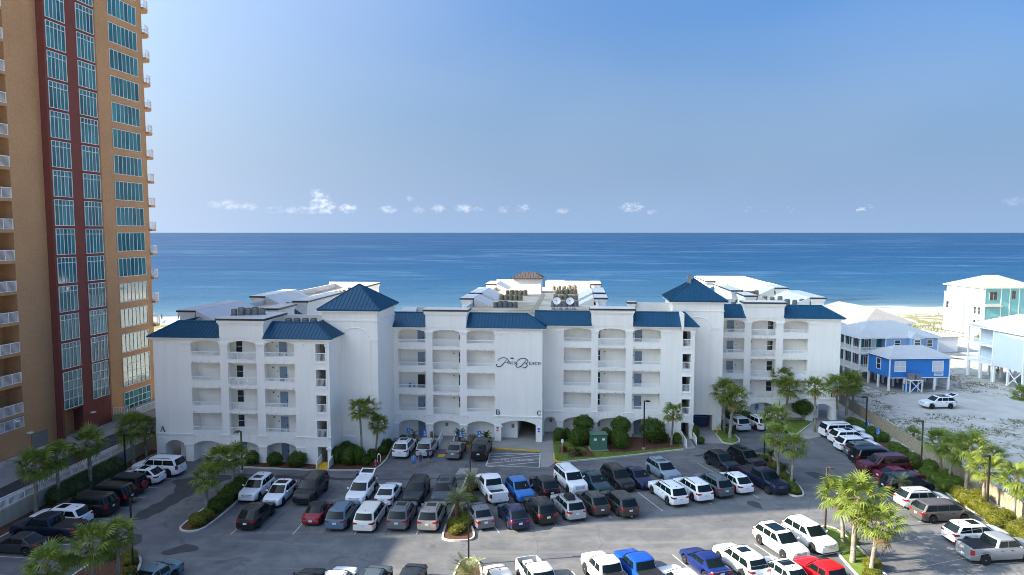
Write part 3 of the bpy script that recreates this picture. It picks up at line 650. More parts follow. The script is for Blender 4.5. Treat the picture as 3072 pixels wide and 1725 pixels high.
    for c, d in ((-.5, 4.7), (9.2, 24), (33.2, 45)): side(-29.6, -27.9, c, d, -1)
    for c, d in ((15.4, 21.5), (24.5, 34), (44, 51)): side(-7.0, -5.5, c, d, 1)
    for c, d in ((17.8, 22.5), (26.8, 36), (46, 53)): side(12.5, 14.0, c, d, -1)
    for c, d in ((23.8, 29.2), (33.4, 48), (57, 70)): side(35.4, 36.8, c, d, 1)
    for c, d in ((21.2, 33), (39.8, 52.5)): side(44.2, 46.0, c, d, -1)
    for v0, v1 in ((-4, -.9), (5.1, 8.8), (24.4, 32.8)): side_mansard(-28.3, v0, v1, 1)
    for v0, v1 in ((24, 29.0), (29.5, 33.0), (48.3, 56.7)): side_mansard(35.5, v0, v1, -1)
    for q in ((-28.2,-19.72,-4.0,-3.7,15.25,16.1), (-37.1,-36.9,8.4,15.4,15.25,15.9), (-38,-28.3,45.8,46.1,14.2,16.5), (-37.0,-36.8,27,46,15.25,16.2), (-13.1,-9.3,4,4.3,15.25,16.3), (17,22.1,9.6,9.9,15.25,16.6), (28.8,33,20,20.3,15.25,16.2),
              (-6.0,-1.5,51.2,51.5,15.3,16.8), (3.6,13.4,51.2,51.5,15.3,16.6), (4,7.3,49,49.3,15.3,16.9), (35.6,46,69.7,70,14.2,16.6), (45.8,46,33,39.8,14.2,16.2), (45.8,46,52.5,70,14.2,16.5), (-5.6,-5.3,9,51,15.3,15.9), (12.5,12.8,12,51,15.3,15.9)):
        MB().box(*q).build('parapet_wall', M_['wedge'], CONDO)
    k = MB(); k.extr([(-13.0, 1.6, 15.25), (-13.0, 4, 16.3), (-13, 4, 15.25)], (2.0, 0, 0)); k.build('membrane_slope', M_['wedge'], CONDO)
    block(16.7, 17.4, 9.3, 10.1, 15.2, 16.5)
    # flat decks
    k = MB(); k.box(-35.9, -19.75, -8.95, -4.0, 15.25, 15.3); k.box(-37.0, -30.2, -3.7, 45.8, 15.25, 15.3); k.build('roof_deck', M_['deck_roof'], CONDO)
    k = MB(); k.box(-12.9, 11.6, 5.2, 9.9, 15.25, 15.302); k.box(-12.9, 3.45, 2.1, 5.2, 15.25, 15.3); k.box(11.6, 22.1, 5.4, 9.6, 15.25, 15.295); k.box(-5.3, 12.5, 9.9, 51.2, 15.3, 15.36); k.build('roof_deck', M_['deck_roof'], CONDO)
    k = MB(); k.box(28.9, 43.5, 15.4, 24, 15.25, 15.3); k.box(37.6, 44.2, 24, 69.7, 15.25, 15.305); k.build('roof_deck', M_['deck_roof'], CONDO)
    k = MB(); k.box(3.6, 4.35, 6, 36, 15.36, 15.375); k.build('roof_seam', M_['ac_tan'], CONDO)
    # penthouse on the central roof
    k = MB(); k.box(-1.3, 3.5, 36.3, 41, 15.3, 17.9); k.build('penthouse', M_['stucco'], CONDO)
    k = MB(); k.box(-1.7, 3.9, 35.9, 41.4, 17.9, 18.0); o = k.build('penthouse_roof', M_['bronze_metal'], CONDO)
    A, B, C_, D_ = (-1.7, 35.9, 18.0), (3.9, 35.9, 18.0), (3.9, 41.4, 18.0), (-1.7, 41.4, 18.0); E_, F_ = (.1, 38.6, 19.0), (2.1, 38.6, 19.0)
    for q in ((A, B, F_, E_), (B, C_, F_), (C_, D_, E_, F_), (D_, A, E_)): metal_roof(o, q, M_['bronze_metal'], .45)
    # doors and windows on the gallery walls
    for i, z in enumerate([0.03] + FL):
        door(-23.85, -9.53, z); 
        door(-10.42, 1.47, z, m='door_blue' if i != 2 else 'dark', handle=i != 2)
        door(17.15, 4.57, z); door(30.8, 14.77, z)
        if i:
            cwindow(-28.9, -9.53, z + .75, .72, 1.35); cwindow(-5.1, 1.47, z + .75, .8, 1.35); cwindow(12.05, 4.57, z + .75, .72, 1.35); cwindow(36.35, 14.77, z + .75, .72, 1.35)
    cwindow(-28.9, -9.53, .9, .95, 1.25, 'door_blue'); cwindow(36.2, 14.77, .9, .95, 1.25, 'door_blue'); cwindow(12.0, 4.57, .9, .8, 1.25, 'door_blue')
    for u, v in ((-24.15, -9.55), (-9.2, 1.45), (16.95, 4.55), (32.0, 14.75)):
        for z in FL: k = MB(); k.box(u, u + .14, v - .02, v, z + 1.4, z + 1.56); k.build('number_plate', M_['door_blue'], CONDO)
    for u, v in ((-5.75, 1.45), (13.35, 4.55), (34.2, 14.75), (-24.6, -9.55)):
        for z in FL: k = MB(); k.tube([(u, v - .08, z + 1.95), (u, v, z + 1.95)], .085, 8); k.build('alarm_bell', M_['boot'], CONDO)
    for u, v, n in ((-35.6, -9.52, 2), (1.6, 1.48, 2), (6.3, 4.58, 2), (43.0, 14.78, 2), (-6.9, 1.48, 1)):
        k = MB(); k.box(u, u + .35, v - .04, v, 1.3, 1.75); k.build('vent_grille', M_['ac_grey'], CONDO)
    # belt courses
    bx = lambda *q, n='belt_course': MB().box(*q).build(n, M_['trim'], CONDO)
    for a, b, v in ((-38, -33.55, -11), (-21.45, -17.5, -11), (-.38, 5.55, 0), (20.26, 22.7, 3.1), (5.6, 8.11, 3.1), (41.41, 45.7, 13.3)): k = MB(); k.box(a - .02, b + .02, v - .06, v, 3.0, 3.14); k.box(a - .04, b + .04, v - .10, v, 3.14, 3.2); k.build('belt_course', M_['trim'], CONDO)
    for a, b, v in ((-34.7, -33.5, -11), (-21.5, -20.4, -11), (-.44, .6, 0), (7.1, 8.16, 3.1), (20.2, 21.3, 3.1), (41.36, 42.5, 13.3)):
        for z in (13.36, 1.72): k = MB(); k.box(a, b, v - .04, v, z, z + .12); k.box(a, b, v - .09, v, z + .12, z + .28); k.build('capital', M_['trim'], CONDO)
    for v, us in ((-11, ((-38, -33.6), (-21.4, -19.1))), (0, ((-.3, 5.5),)), (3.1, ((5.6, 8.1), (20.3, 22.7))), (13.3, ((41.5, 45.65),))):
        for a, b in us:
            for z in FL[1:]: bx(a, b, v - .012, v, z - .02, z + .01, n='control_joint')
    # entrance notices
    for u in (-.05, 5.1):
        k = MB(); k.box(u - .18, u + .22, -.06, -.03, 1.15, 1.85); k.build('notice_board', M_['white_metal'], CONDO)
        k = MB(); k.box(u - .12, u + .16, -.075, -.06, 1.55, 1.78); k.box(u - .12, u + .16, -.075, -.06, 1.25, 1.45); k.build('notice_text', M_['sign_blue'] if u > 3 else M_['pink'], CONDO)
    k = MB(); k.box(-14.6, -14.2, -7.06, -7, 6.2, 6.7); k.build('wall_lamp', M_['coping'], CONDO)
condo_body()
# ---------------- wall lettering
GL = {   # strokes on a 1 x 1 cell: (x0,y0,x1,y1,width)
 'A': [(.08,0,.46,1,.07),(.48,1,.9,0,.17),(.2,.34,.74,.34,.06),(-.02,.02,.2,.02,.05),(.72,.02,1.02,.02,.05)],
 'L': [(.25,0,.25,1,.17),(.1,.98,.42,.98,.05),(.1,.02,.85,.02,.06),(.84,.0,.84,.24,.05)],
 'M': [(.08,0,.12,1,.06),(.12,1,.5,.05,.15),(.5,.05,.88,1,.06),(.88,0,.88,1,.17),(-.02,.02,.2,.02,.05),(.74,.02,1.02,.02,.05)],
 'E': [(.25,0,.25,1,.17),(.1,.98,.82,.98,.06),(.1,.02,.86,.02,.06),(.25,.52,.66,.52,.06),(.81,.78,.81,.98,.05),(.86,.02,.86,.24,.05)],
 'C': [(.82,.82,.55,.98,.08),(.55,.98,.25,.82,.1),(.25,.82,.12,.5,.17),(.12,.5,.25,.18,.17),(.25,.18,.55,.02,.1),(.55,.02,.85,.2,.07),(.85,.68,.85,.98,.06)],
 'H': [(.2,0,.2,1,.16),(.8,0,.8,1,.16),(.2,.52,.8,.52,.06),(.05,.98,.35,.98,.05),(.65,.98,.95,.98,.05),(.05,.02,.35,.02,.05),(.65,.02,.95,.02,.05)],
 'B': [(.22,0,.22,1,.18),(.08,.98,.6,.98,.07),(.08,.02,.65,.02,.07),(.25,.53,.6,.53,.06),(.6,.98,.78,.76,.13),(.78,.76,.6,.53,.13),(.6,.53,.86,.28,.15),(.86,.28,.65,.02,.13)],
 'D': [(.22,0,.22,1,.18),(.08,.98,.55,.98,.07),(.08,.02,.55,.02,.07),(.55,.98,.86,.66,.12),(.86,.66,.86,.34,.16),(.86,.34,.55,.02,.12)]}
def stroke(mb, pts, ws, ox, oz, s, v, d=.06):
    L_, R_ = [], []
    for i, (x, z) in enumerate(pts):
        a, b = pts[max(i - 1, 0)], pts[min(i + 1, len(pts) - 1)]; dx, dz = b[0] - a[0], b[1] - a[1]; l = math.hypot(dx, dz) or 1
        w = ws[i] / 2; L_.append((ox + (x - dz / l * w) * s, oz + (z + dx / l * w) * s)); R_.append((ox + (x + dz / l * w) * s, oz + (z - dx / l * w) * s))
    for i in range(len(pts) - 1):
        q = [L_[i], R_[i], R_[i + 1], L_[i + 1]]; mb.extr([(x, v, z) for x, z in q], (0, -d, 0))
def glyph(ch, u, z, s, v, parent):
    mb = MB()
    for x0, y0, x1, y1, w in GL[ch]: stroke(mb, [(x0, y0), (x1, y1)], [w, w], u, z, s, v)
    return mb.build('letter', M_['sign_letter'], parent)
def lettering():
    for ch, u, z, v in (('A', -37.5, 3.35, -11), ('B', -.27, 3.36, 0), ('C', 4.85, 3.36, 0), ('D', 44.6, 3.4, 13.3)): glyph(ch, u, z, .62, v, CONDO)
    # script sign: image cell 2576 x 805 over u -.41..  -> metres
    S = 160 / 2576 * .0409; u0, z0 = -.36, 11.0
    def pt(x, y): return ((x - 60) * S, -(y) * S)
    o = MB(); sg = []
    def curve(pts, w0, w1, wm):
        P = [Vector(pt(*p)) for p in pts]; out = []
        for i in range(len(P) - 1):
            p0, p1, p2, p3 = P[max(i-1,0)], P[i], P[i+1], P[min(i+2, len(P)-1)]
            for k in range(6):
                t = k / 6; out.append(.5 * ((2*p1) + (p2-p0)*t + (2*p0-5*p1+4*p2-p3)*t*t + (3*p1-p0-3*p2+p3)*t**3))
        out.append(P[-1]); n = len(out)
        ws = [.62 * (w0 + (w1 - w0) * i / (n - 1)) + wm * .62 * math.sin(math.pi * i / (n - 1)) for i in range(n)]
        mb = MB(); stroke(mb, [tuple(q) for q in out], ws, u0, z0, 1, 0); mb.build('script_stroke', M_['sign_letter'], CONDO)
    for dx, dy, B in ((0, 0, 0), (955, 10, 1)):
        curve([(205+dx,330+dy),(300+dx,240+dy),(430+dx,185+dy),(560+dx,185+dy),(680+dx,240+dy),(730+dx,320+dy),(705+dx,395+dy),(630+dx,435+dy),(560+dx,410+dy)], .10, .05, .05)
        curve([(665+dx,255+dy),(560+dx,370+dy),(470+dx,490+dy),(380+dx,580+dy),(250+dx,630+dy),(160+dx,600+dy),(140+dx,530+dy),(180+dx,500+dy)], .04, .06, .11)
        mb = MB(); c = pt(168+dx, 505+dy); mb.tube([(u0 + c[0], 0, z0 + c[1]), (u0 + c[0], -.06, z0 + c[1])], .06, 8); mb.build('script_dot', M_['sign_letter'], CONDO)
        if B: curve([(1510,410),(1580,430),(1640,500),(1640,570),(1580,640),(1490,660),(1420,620)], .05, .05, .12)
    x = 715
    for ch, x, w in (('A', 715, 120), ('L', 870, 110), ('M', 1020, 160)):
        c = pt(x, 492); glyph(ch, u0 + c[0], z0 + c[1], 140 * S, 0, CONDO)
    for ch, x in (('E', 1725), ('A', 1865), ('C', 2010), ('H', 2165)):
        c = pt(x, 505); glyph(ch, u0 + c[0], z0 + c[1], 138 * S, 0, CONDO)
    mb = MB(); mb.extr([(u0 + pt(x, y)[0], 0, z0 + pt(x, y)[1]) for x, y in ((785,180),(850,185),(905,150),(960,185),(1010,240),(940,235),(880,220),(820,215))], (0, -.06, 0)); mb.build('script_leaf', M_['sign_letter'], CONDO)
lettering()
# ------------------------------------------------------------------ orange tower on the left
TW = empty('apartment_tower', (-57.2, 86.3, 0), -R(7), 'tall orange tower with dark red window strip and teal glass', 'building')
PANES = {}
def tower_window(y, z, w, h, cols, rows, x):
    """frame with separate panes; rows: list of heights from the bottom, as fractions"""
    k = ('f', w, h, cols, tuple(rows))
    if k not in PANES:
        b = MB(); f = .07
        b.box(-.03, .06, 0, w, 0, f); b.box(-.03, .06, 0, w, h - f, h); b.box(-.03, .06, 0, f, f, h - f); b.box(-.03, .06, w - f, w, f, h - f)
        ys = [f + (w - 2 * f) * i / cols for i in range(cols + 1)]; zs = [f]
        for r in rows: zs.append(zs[-1] + (h - 2 * f) * r)
        for q in ys[1:-1]: b.box(-.02, .05, q - .035, q + .035, f, h - f)
        for q in zs[1:-1]: b.box(-.02, .045, f, w - f, q - .035, q + .035)
        PANES[k] = (b.mesh('window', M_['window_frame']), ys, zs)
    me, ys, zs = PANES[k]
    o = put('window', me, TW, (x, y, z))
    for i in range(cols):
        for j in range(len(rows)):
            pw, ph = round(ys[i+1] - ys[i] - .07, 3), round(zs[j+1] - zs[j] - .07, 3); kk = (pw, ph)
            if kk not in PANES: g = MB(); g.box(-.012, .0, -pw/2, pw/2, -ph/2, ph/2); PANES[kk] = g.mesh('pane', M_['teal_glass'])
            put('pane', PANES[kk], o, (-.01, (ys[i] + ys[i+1]) / 2, (zs[j] + zs[j+1]) / 2), (0, random.gauss(0, .004), random.gauss(0, .004)))
def tower():
    Ht = 84
    b = MB(); b.box(-25, 0, -36, -9, 0, Ht); b.box(-25, -2.2, -9, -4.9, 0, Ht); b.box(-2.2, 0, -9, -4.9, 0, 3.1); b.box(-25, 0, -4.9, 0, 0, Ht); b.box(-25, -.5, 0, 8.77, 0, Ht); b.box(-25, .7, 8.77, 19, 0, Ht)
    b.build('wall', M_['orange'], TW)
    b = MB(); b.box(-.5, .9, 0, .32, 0, Ht); b.box(-.5, .9, .32, 3.55, 3.46, Ht); b.box(-.5, .9, 3.55, 8.77, 0, Ht); b.build('red_strip', M_['redwall'], TW)
    b = MB(); b.box(-60, 2, -75, -36, 0, 27); b.build('podium', M_['orange'], TW)
    z = 8.88; i = 0
    while z < 68:
        for y in (.33, 5.42): tower_window(y, z, 3.15, 3.25, 5, [.8, .2], .94)
        z += 3.59; i += 1
    z = 8.98
    while z < 68: tower_window(11.7, z, 5.95, 2.65, 7, [1.], .74); z += 3.59
    tower_window(.33, 3.72, 3.15, 4.75, 4, [.25] * 4, .94); tower_window(5.42, 3.9, 3.0, 4.75, 4, [.25] * 4, .94)
    tower_window(11.7, 4.1, 5.95, 4.2, 6, [.25] * 4, .74); tower_window(11.7, .3, 5.95, 3.0, 6, [.34, .33, .33], .74)
    s = MB(); n = 10
    for z in [3.1 + 1.7 + 3.59 * i for i in range(-1, 18)]:
        if z < 4: z = 3.1
        sl = MB(); sl.box(-2.2, .06, -9, -4.9, z - .35, z); sl.build('balcony_slab', M_['orange'], TW)
        railing(TW, 0, -8.98, z, 4.05, 1.25, ax=1, post=1.35)
    for k in range(18):
        z = 4.95 + 3.59 * k
        arc = [(-.4 + 1.5 * math.sin(a), 18.98 + 2.3 * math.cos(a)) for a in [math.pi / 2 * (1 - i / 8) * 1 for i in range(9)]]
        pts = [(-2.2, 18.98)] + [(1.1, 18.98)] + arc[1:] + [(-2.2, 21.28)]
        sl = MB(); sl.extr([(x, y, z - .28) for x, y in pts], (0, 0, .28)); sl.build('corner_balcony', M_['orange'], TW)
        r = MB(); line = pts[1:]
        r.tube([(x, y, z + 1.1) for x, y in line], .035, 6); r.tube([(x, y, z + .1) for x, y in line], .025, 6)
        for (xa, ya), (xb, yb) in zip(line[:-1], line[1:]):
            m = max(1, int(math.hypot(xb - xa, yb - ya) / .14))
            for i in range(m): x, y = xa + (xb - xa) * i / m, ya + (yb - ya) * i / m; r.box(x - .012, x + .012, y - .012, y + .012, z, z + 1.1)
        r.build('corner_railing', M_['white_metal'], TW)
    g = MB()
    for i in range(14): g.box(.01, .04 + (i % 2) * .012, -4.0, -1.55, .03 + i * .13, .155 + i * .13)
    g.build('roller_door', M_['ac_grey'], TW)
    g = MB(); g.box(.0, .05, -1.55, -.85, 0, 1.95); g.build('door_recess', M_['orange'], TW)
    for y, z, x in ((-4.4, 2.1, 0), (5.0, 2.2, .9), (-6.2, 4.0, -2.2 + 2.2)):
        l = MB(); l.box(x, x + .45, y - .3, y + .3, z, z + .14); l.build('wall_light', M_['white_metal'], TW)
    v = MB(); v.box(.9, .93, 5.9, 6.8, 2.8, 3.4); v.build('vent_grille', M_['redwall'], TW); v = MB(); v.box(.9, .93, 7.1, 8.0, 2.8, 3.4); v.build('vent_grille', M_['redwall'], TW)
    v = MB(); v.tube([(.95, 8.9, 0), (.95, 8.9, 60)], .06, 6); v.build('downpipe', M_['orange'], TW)
    st = MB(); st.box(.95, 4.5, 9.0, 19, 0, .9); st.build('entrance_terrace', M_['concrete'], TW)
    railing(TW, 4.4, 9.1, .9, 9.8, 1.0, 'terrace_railing', ax=1)
    r = MB(); r.tube([(1.0, 9.0, 1.9), (3.2, 9.0, 1.9), (4.4, 7.0, .9)], .04, 6); r.tube([(4.4, 7.0, .9), (4.4, 7.0, 0)], .04, 6)
    for i in range(14): q = i / 14; r.box(1 + 3.4 * q, 1.03 + 3.4 * q, 8.97, 9.0, .9, 1.9)
    r.build('stair_railing', M_['white_metal'], TW)
tower()
# ------------------------------------------------------------------ left boundary wall with white fence on top
def left_wall():
    rz = -R(5.2); e = empty('boundary_wall', (-46.05, 51, 0), rz, 'low tan wall carrying a white picket fence beside the dark lane', 'wall')
    b = MB(); b.box(-.15, .15, 0, 48, -.1, 1.5); b.build('wall', M_['wall_tan'], e); b = MB(); b.box(-.2, .2, 0, 48, 1.5, 1.58); b.build('cap', M_['wall_tan'], e)
    f = empty('white_fence', (-46.05, 51, 1.58), rz, 'white metal fence standing on the tan boundary wall', 'fence')
    for i in range(24): railing(f, 0, i * 2.0, 0, 2.0, 1.0, 'fence_panel', ax=1, post=2)
    b = MB(); b.box(-4.5, -3.9, 0, 48, -.05, .14); o = b.build('lane_kerb', M_['curb'], None, loc=(-46.05 - .6, 51, 0), rot=rz); tag(o, kind='structure')
left_wall()
# ------------------------------------------------------------------ wooden fence on the right
def wood_fence():
    P = [(52.5, 128), (50.6, 110), (49.2, 97), (48.9, 91.6), (46.5, 65), (45.9, 57), (45.3, 48)]
    e = empty('wooden_fence', (48.9, 91.6, 0), 0, 'weathered board fence between the parking lot and the sandy lot', 'fence')
    rnd = random.Random(5)
    for (xa, ya), (xb, yb) in zip(P[:-1], P[1:]):
        L = math.hypot(xb - xa, yb - ya); n = max(1, round(L / 2.4)); ang = math.atan2(yb - ya, xb - xa); w = L / n
        for i in range(n):
            b = MB(); m = 14; h = 1.62 + rnd.uniform(-.05, .05)
            for k in range(m):
                hh = h + rnd.uniform(-.025, .025); y = rnd.uniform(-.008, .008)
                b.box(k * w / m + .006, (k + 1) * w / m - .006, y, y + .022, .02, hh)
            b.box(0, w, .025, .065, .4, .5); b.box(0, w, .025, .065, 1.2, 1.3); b.box(-.05, .05, .03, .13, 0, h + .02)
            x, y = xa + (xb - xa) * i / n, ya + (yb - ya) * i / n
            b.build('fence_panel', M_['wood'], e, loc=(x - 48.9, y - 91.6, 0), rot=ang)
wood_fence()
# ------------------------------------------------------------------ beach houses
defm('siding_blue', (.03,.20,.56), .6, var=.05); defm('siding_pale', (.28,.42,.62), .6, var=.04); defm('siding_teal', (.20,.46,.45), .65, var=.04); defm('siding_white', (.43,.49,.44), .7, var=.03)
defm('siding_grey', (.62,.64,.66), .7, var=.03); defm('siding_lav', (.50,.56,.78), .7, var=.03); defm('roof_white', (.52,.52,.51), .5, metal=.1, var=.03); defm('roof_grey', (.29,.285,.275), .5, metal=.15, var=.05); defm('roof_tan', (.33,.315,.275), .6, var=.05); defm('deck_wood', (.42,.37,.30), .9, var=.15); defm('porch_teal', (.02,.16,.20), .6, var=.1)
def siding(mb, x0, x1, y0, y1, z0, z1, step=.2):       # lapped boards on all four sides
    n = max(1, round((z1 - z0) / step))
    for i in range(n):
        a, b = z0 + (z1 - z0) * i / n, z0 + (z1 - z0) * (i + 1) / n
        mb.hexa([(x0-.025,y0-.025,a),(x1+.025,y0-.025,a),(x1+.025,y1+.025,a),(x0-.025,y1+.025,a)], [(x0,y0,b),(x1,y0,b),(x1,y1,b),(x0,y1,b)])
def hip(parent, x0, x1, y0, y1, z, rise, m, over=.45, ridge_in=None, pitch=.5, name='roof', axis=None):
    a, b, c, d = x0 - over, x1 + over, y0 - over, y1 + over; w, l = b - a, d - c
    rb = MB(); rb.box(a, b, c, d, z - .14, z); o = rb.build(name, M_['trim'], parent)
    if axis is None: axis = 'x' if w >= l else 'y'
    i = ridge_in if ridge_in is not None else min(w, l) / 2
    A, B, C_, D_ = (a, c, z), (b, c, z), (b, d, z), (a, d, z)
    if axis == 'x':
        E_, F_ = (a + i, (c + d) / 2, z + rise), (b - i, (c + d) / 2, z + rise)
        fs = [(A, B, F_, E_), (C_, D_, E_, F_), (B, C_, F_), (D_, A, E_)]
    else:
        E_, F_ = ((a + b) / 2, c + i, z + rise), ((a + b) / 2, d - i, z + rise)
        fs = [(A, B, E_), (C_, D_, F_), (B, C_, F_, E_), (D_, A, E_, F_)]
    for q in fs: metal_roof(o, q, M_[m], pitch, .03, .03)
    return o
def hwin(parent, x, y, z, w, h, face='f', cols=2, rows=2, m='glass_dark', fr='trim'):
    b = MB(); g = MB(); f = .09
    b.box(-f, w + f, -.06, .02, -f, 0); b.box(-f, w + f, -.06, .02, h, h + f); b.box(-f, 0, -.06, .02, 0, h); b.box(w, w + f, -.06, .02, 0, h)
    for i in range(1, cols): b.box(w * i / cols - .025, w * i / cols + .025, -.045, .01, 0, h)
    for i in range(1, rows): b.box(0, w, -.04, .008, h * i / rows - .025, h * i / rows + .025)
    g.box(0, w, -.02, .01, 0, h)
    o = b.build('window', M_[fr], parent, loc=(x, y, z), rot=0 if face == 'f' else -R(90)); g.build('pane', M_[m], o)
def blue_house():
    e = empty('beach_house', (62, 113.5, 0), R(3.5), 'bright blue beach house on white piles with two-level porch', 'house')
    b = MB(); siding(b, 0, 10.2, 0, 6.2, 2.2, 5.45); b.build('lower_block', M_['siding_blue'], e)
    b = MB(); siding(b, 3.0, 12.3, 6.2, 17, 2.2, 7.9); b.build('upper_block', M_['siding_pale'], e)
    b = MB(); siding(b, .9, 3.0, 7.5, 24, 2.2, 7.9); b.build('porch_wall', M_['porch_teal'], e)
    hip(e, 0, 10.2, 0, 6.2, 5.5, 1.55, 'roof_white', ridge_in=3.2)
    hip(e, -1.6, 12.3, 6.2, 17, 7.95, 2.2, 'roof_white', ridge_in=5.0)
    hip(e, -1.6, 6, 15, 25, 7.9, 1.5, 'roof_white', ridge_in=3.5, axis='y')
    b = MB()
    for x, y in ((0, 0), (10.2, 0), (0, 6.2)): b.box(x - .08, x + .08, y - .08, y + .08, 2.2, 5.4)
    b.box(12.25, 12.42, 6.1, 6.25, 2.2, 7.8); b.box(2.9, 3.05, 6.1, 6.25, 2.2, 7.8); b.box(-.03, 10.23, -.06, .0, 2.1, 2.22)
    b.build('corner_board', M_['trim'], e)
    b = MB()
    for z in (2.0, 5.0): b.box(-1.6, 3.0, 6.2, 7.5, z, z + .25); b.box(-1.6, .9, 7.5, 24, z, z + .25)
    b.build('porch_deck', M_['trim'], e)
    for i in range(8):
        p = MB(); p.box(-1.6, -1.38, 6.2 + i * 2.5, 6.42 + i * 2.5, 0, 7.85); p.build('porch_post', M_['trim'], e)
        if i < 7:
            for z in (2.25, 5.25): railing(e, -1.5, 6.4 + i * 2.5, z, 2.3, .95, 'porch_railing', ax=1, post=3)
    for z in (2.25, 5.25): railing(e, -1.4, 6.3, z, 4.2, .95, 'porch_railing', post=5)
    for x in (0, 2.6, 5.2, 7.8, 10.2):
        for y in (0.1, 3.1, 6.0, 10, 14):
            if x == 5.2 and y < 1: continue
            p = MB(); p.box(x - .14, x + .14, y - .14, y + .14, -.05, 2.2); p.build('pile', M_['trim'], e)
    for x in (-.2, 1.2, 2.4):
        p = MB(); p.box(x, x + .2, 8, 8.2, 0, 2.0); p.build('pile', M_['trim'], e)
    b = MB(); b.box(-1.2, 10.8, -.6, 17, -.05, .06); b.build('parking_slab', M_['concrete'], e)
    hwin(e, .85, -.03, 3.25, 1.75, 1.6, m='siding_grey'); hwin(e, 7.3, -.03, 3.25, 1.75, 1.6, m='siding_grey')
    hwin(e, -.03, 3.6, 3.2, 1.1, 1.7, face='l', cols=1)
    hwin(e, 4.6, 6.17, 6.3, .9, 1.1, cols=1); hwin(e, 10.4, 6.17, 6.3, .9, 1.1, cols=1)
    d = MB(); d.box(7.0, 8.9, 5.2, 9, 6.6, 7.95); d.build('dormer', M_['siding_pale'], e)
    hip(e, 7.0, 8.9, 5.2, 10, 8.0, .75, 'roof_white', over=.25, name='dormer_roof', axis='y', ridge_in=.6)
    hwin(e, 7.45, 5.17, 6.75, 1.0, .8, cols=1)
    a = MB(); a.extr([(7.95 + .5 * math.cos(math.pi * i / 10), 5.16, 7.6 + .42 * math.sin(math.pi * i / 10)) for i in range(11)], (0, -.05, 0)); a.build('fanlight', M_['trim'], e)
    b = MB(); b.box(7.55, 9.15, -.10, -.05, 2.42, 3.0); b.build('name_board', M_['siding_grey'], e)
    b = MB(); b.box(7.75, 8.95, -.12, -.10, 2.78, 2.86); b.box(7.85, 8.85, -.12, -.10, 2.58, 2.63); b.build('board_text', M_['siding_blue'], e)
    for z in (2.25, 5.25):
        for y in (9, 12, 15, 18, 21): hwin(e, .87, y, z + .1, 1.1, 1.9, face='l', cols=2, rows=1)
        hwin(e, 1.15, 7.47, z + .1, .8, 2.0, cols=1, rows=1, m='siding_grey')
    s = empty('equipment_stand', (65.6, 112.6, 0), R(3.5), 'white cross-braced stand with cooling unit in front of the blue house', 'stand')
    b = MB()
    for x in (-1.0, 1.0):
        for y in (-.5, .5): b.box(x - .07, x + .07, y - .07, y + .07, 0, 2.0)
    b.box(-1.15, 1.15, -.65, .65, 2.0, 2.12)
    b.extr([(-.95, -.55, .2), (-.8, -.55, .2), (.98, -.55, 1.95), (.82, -.55, 1.95)], (0, .06, 0)); b.extr([(.95, -.62, .2), (.8, -.62, .2), (-.98, -.62, 1.95), (-.82, -.62, 1.95)], (0, .06, 0))
    b.build('frame', M_['trim'], s)
    for x, h, lab in ((-.55, .95, 'dark tall cooling unit on the white stand'), (.5, .75, 'dark low cooling unit on the white stand')):
        u = MB(); u.box(-.4, .4, -.4, .4, 0, h); u.box(-.36, .36, -.36, .36, h, h + .06); tag(u.build('cooling_unit', M_['ac_grey'], loc=(65.6 + x, 112.6 + x * .06, 2.12), rot=R(3.5)), lab, 'cooling unit')
    for x in (-1.3, 1.25):
        u = MB(); u.hexa([(-.28,-.3,0),(.28,-.3,0),(.28,.3,0),(-.28,.3,0)], [(-.34,-.36,1.0),(.34,-.36,1.0),(.34,.36,1.0),(-.34,.36,1.0)]); u.box(-.36, .36, -.38, .38, 1.0, 1.07)
        tag(u.build('trash_bin', M_['sign_blue'], loc=(65.6 + x * .62, 113.5, .06)), 'blue wheeled trash bin under the blue house, %s of the pair' % ('left' if x < 0 else 'right'), 'trash bin')
blue_house()
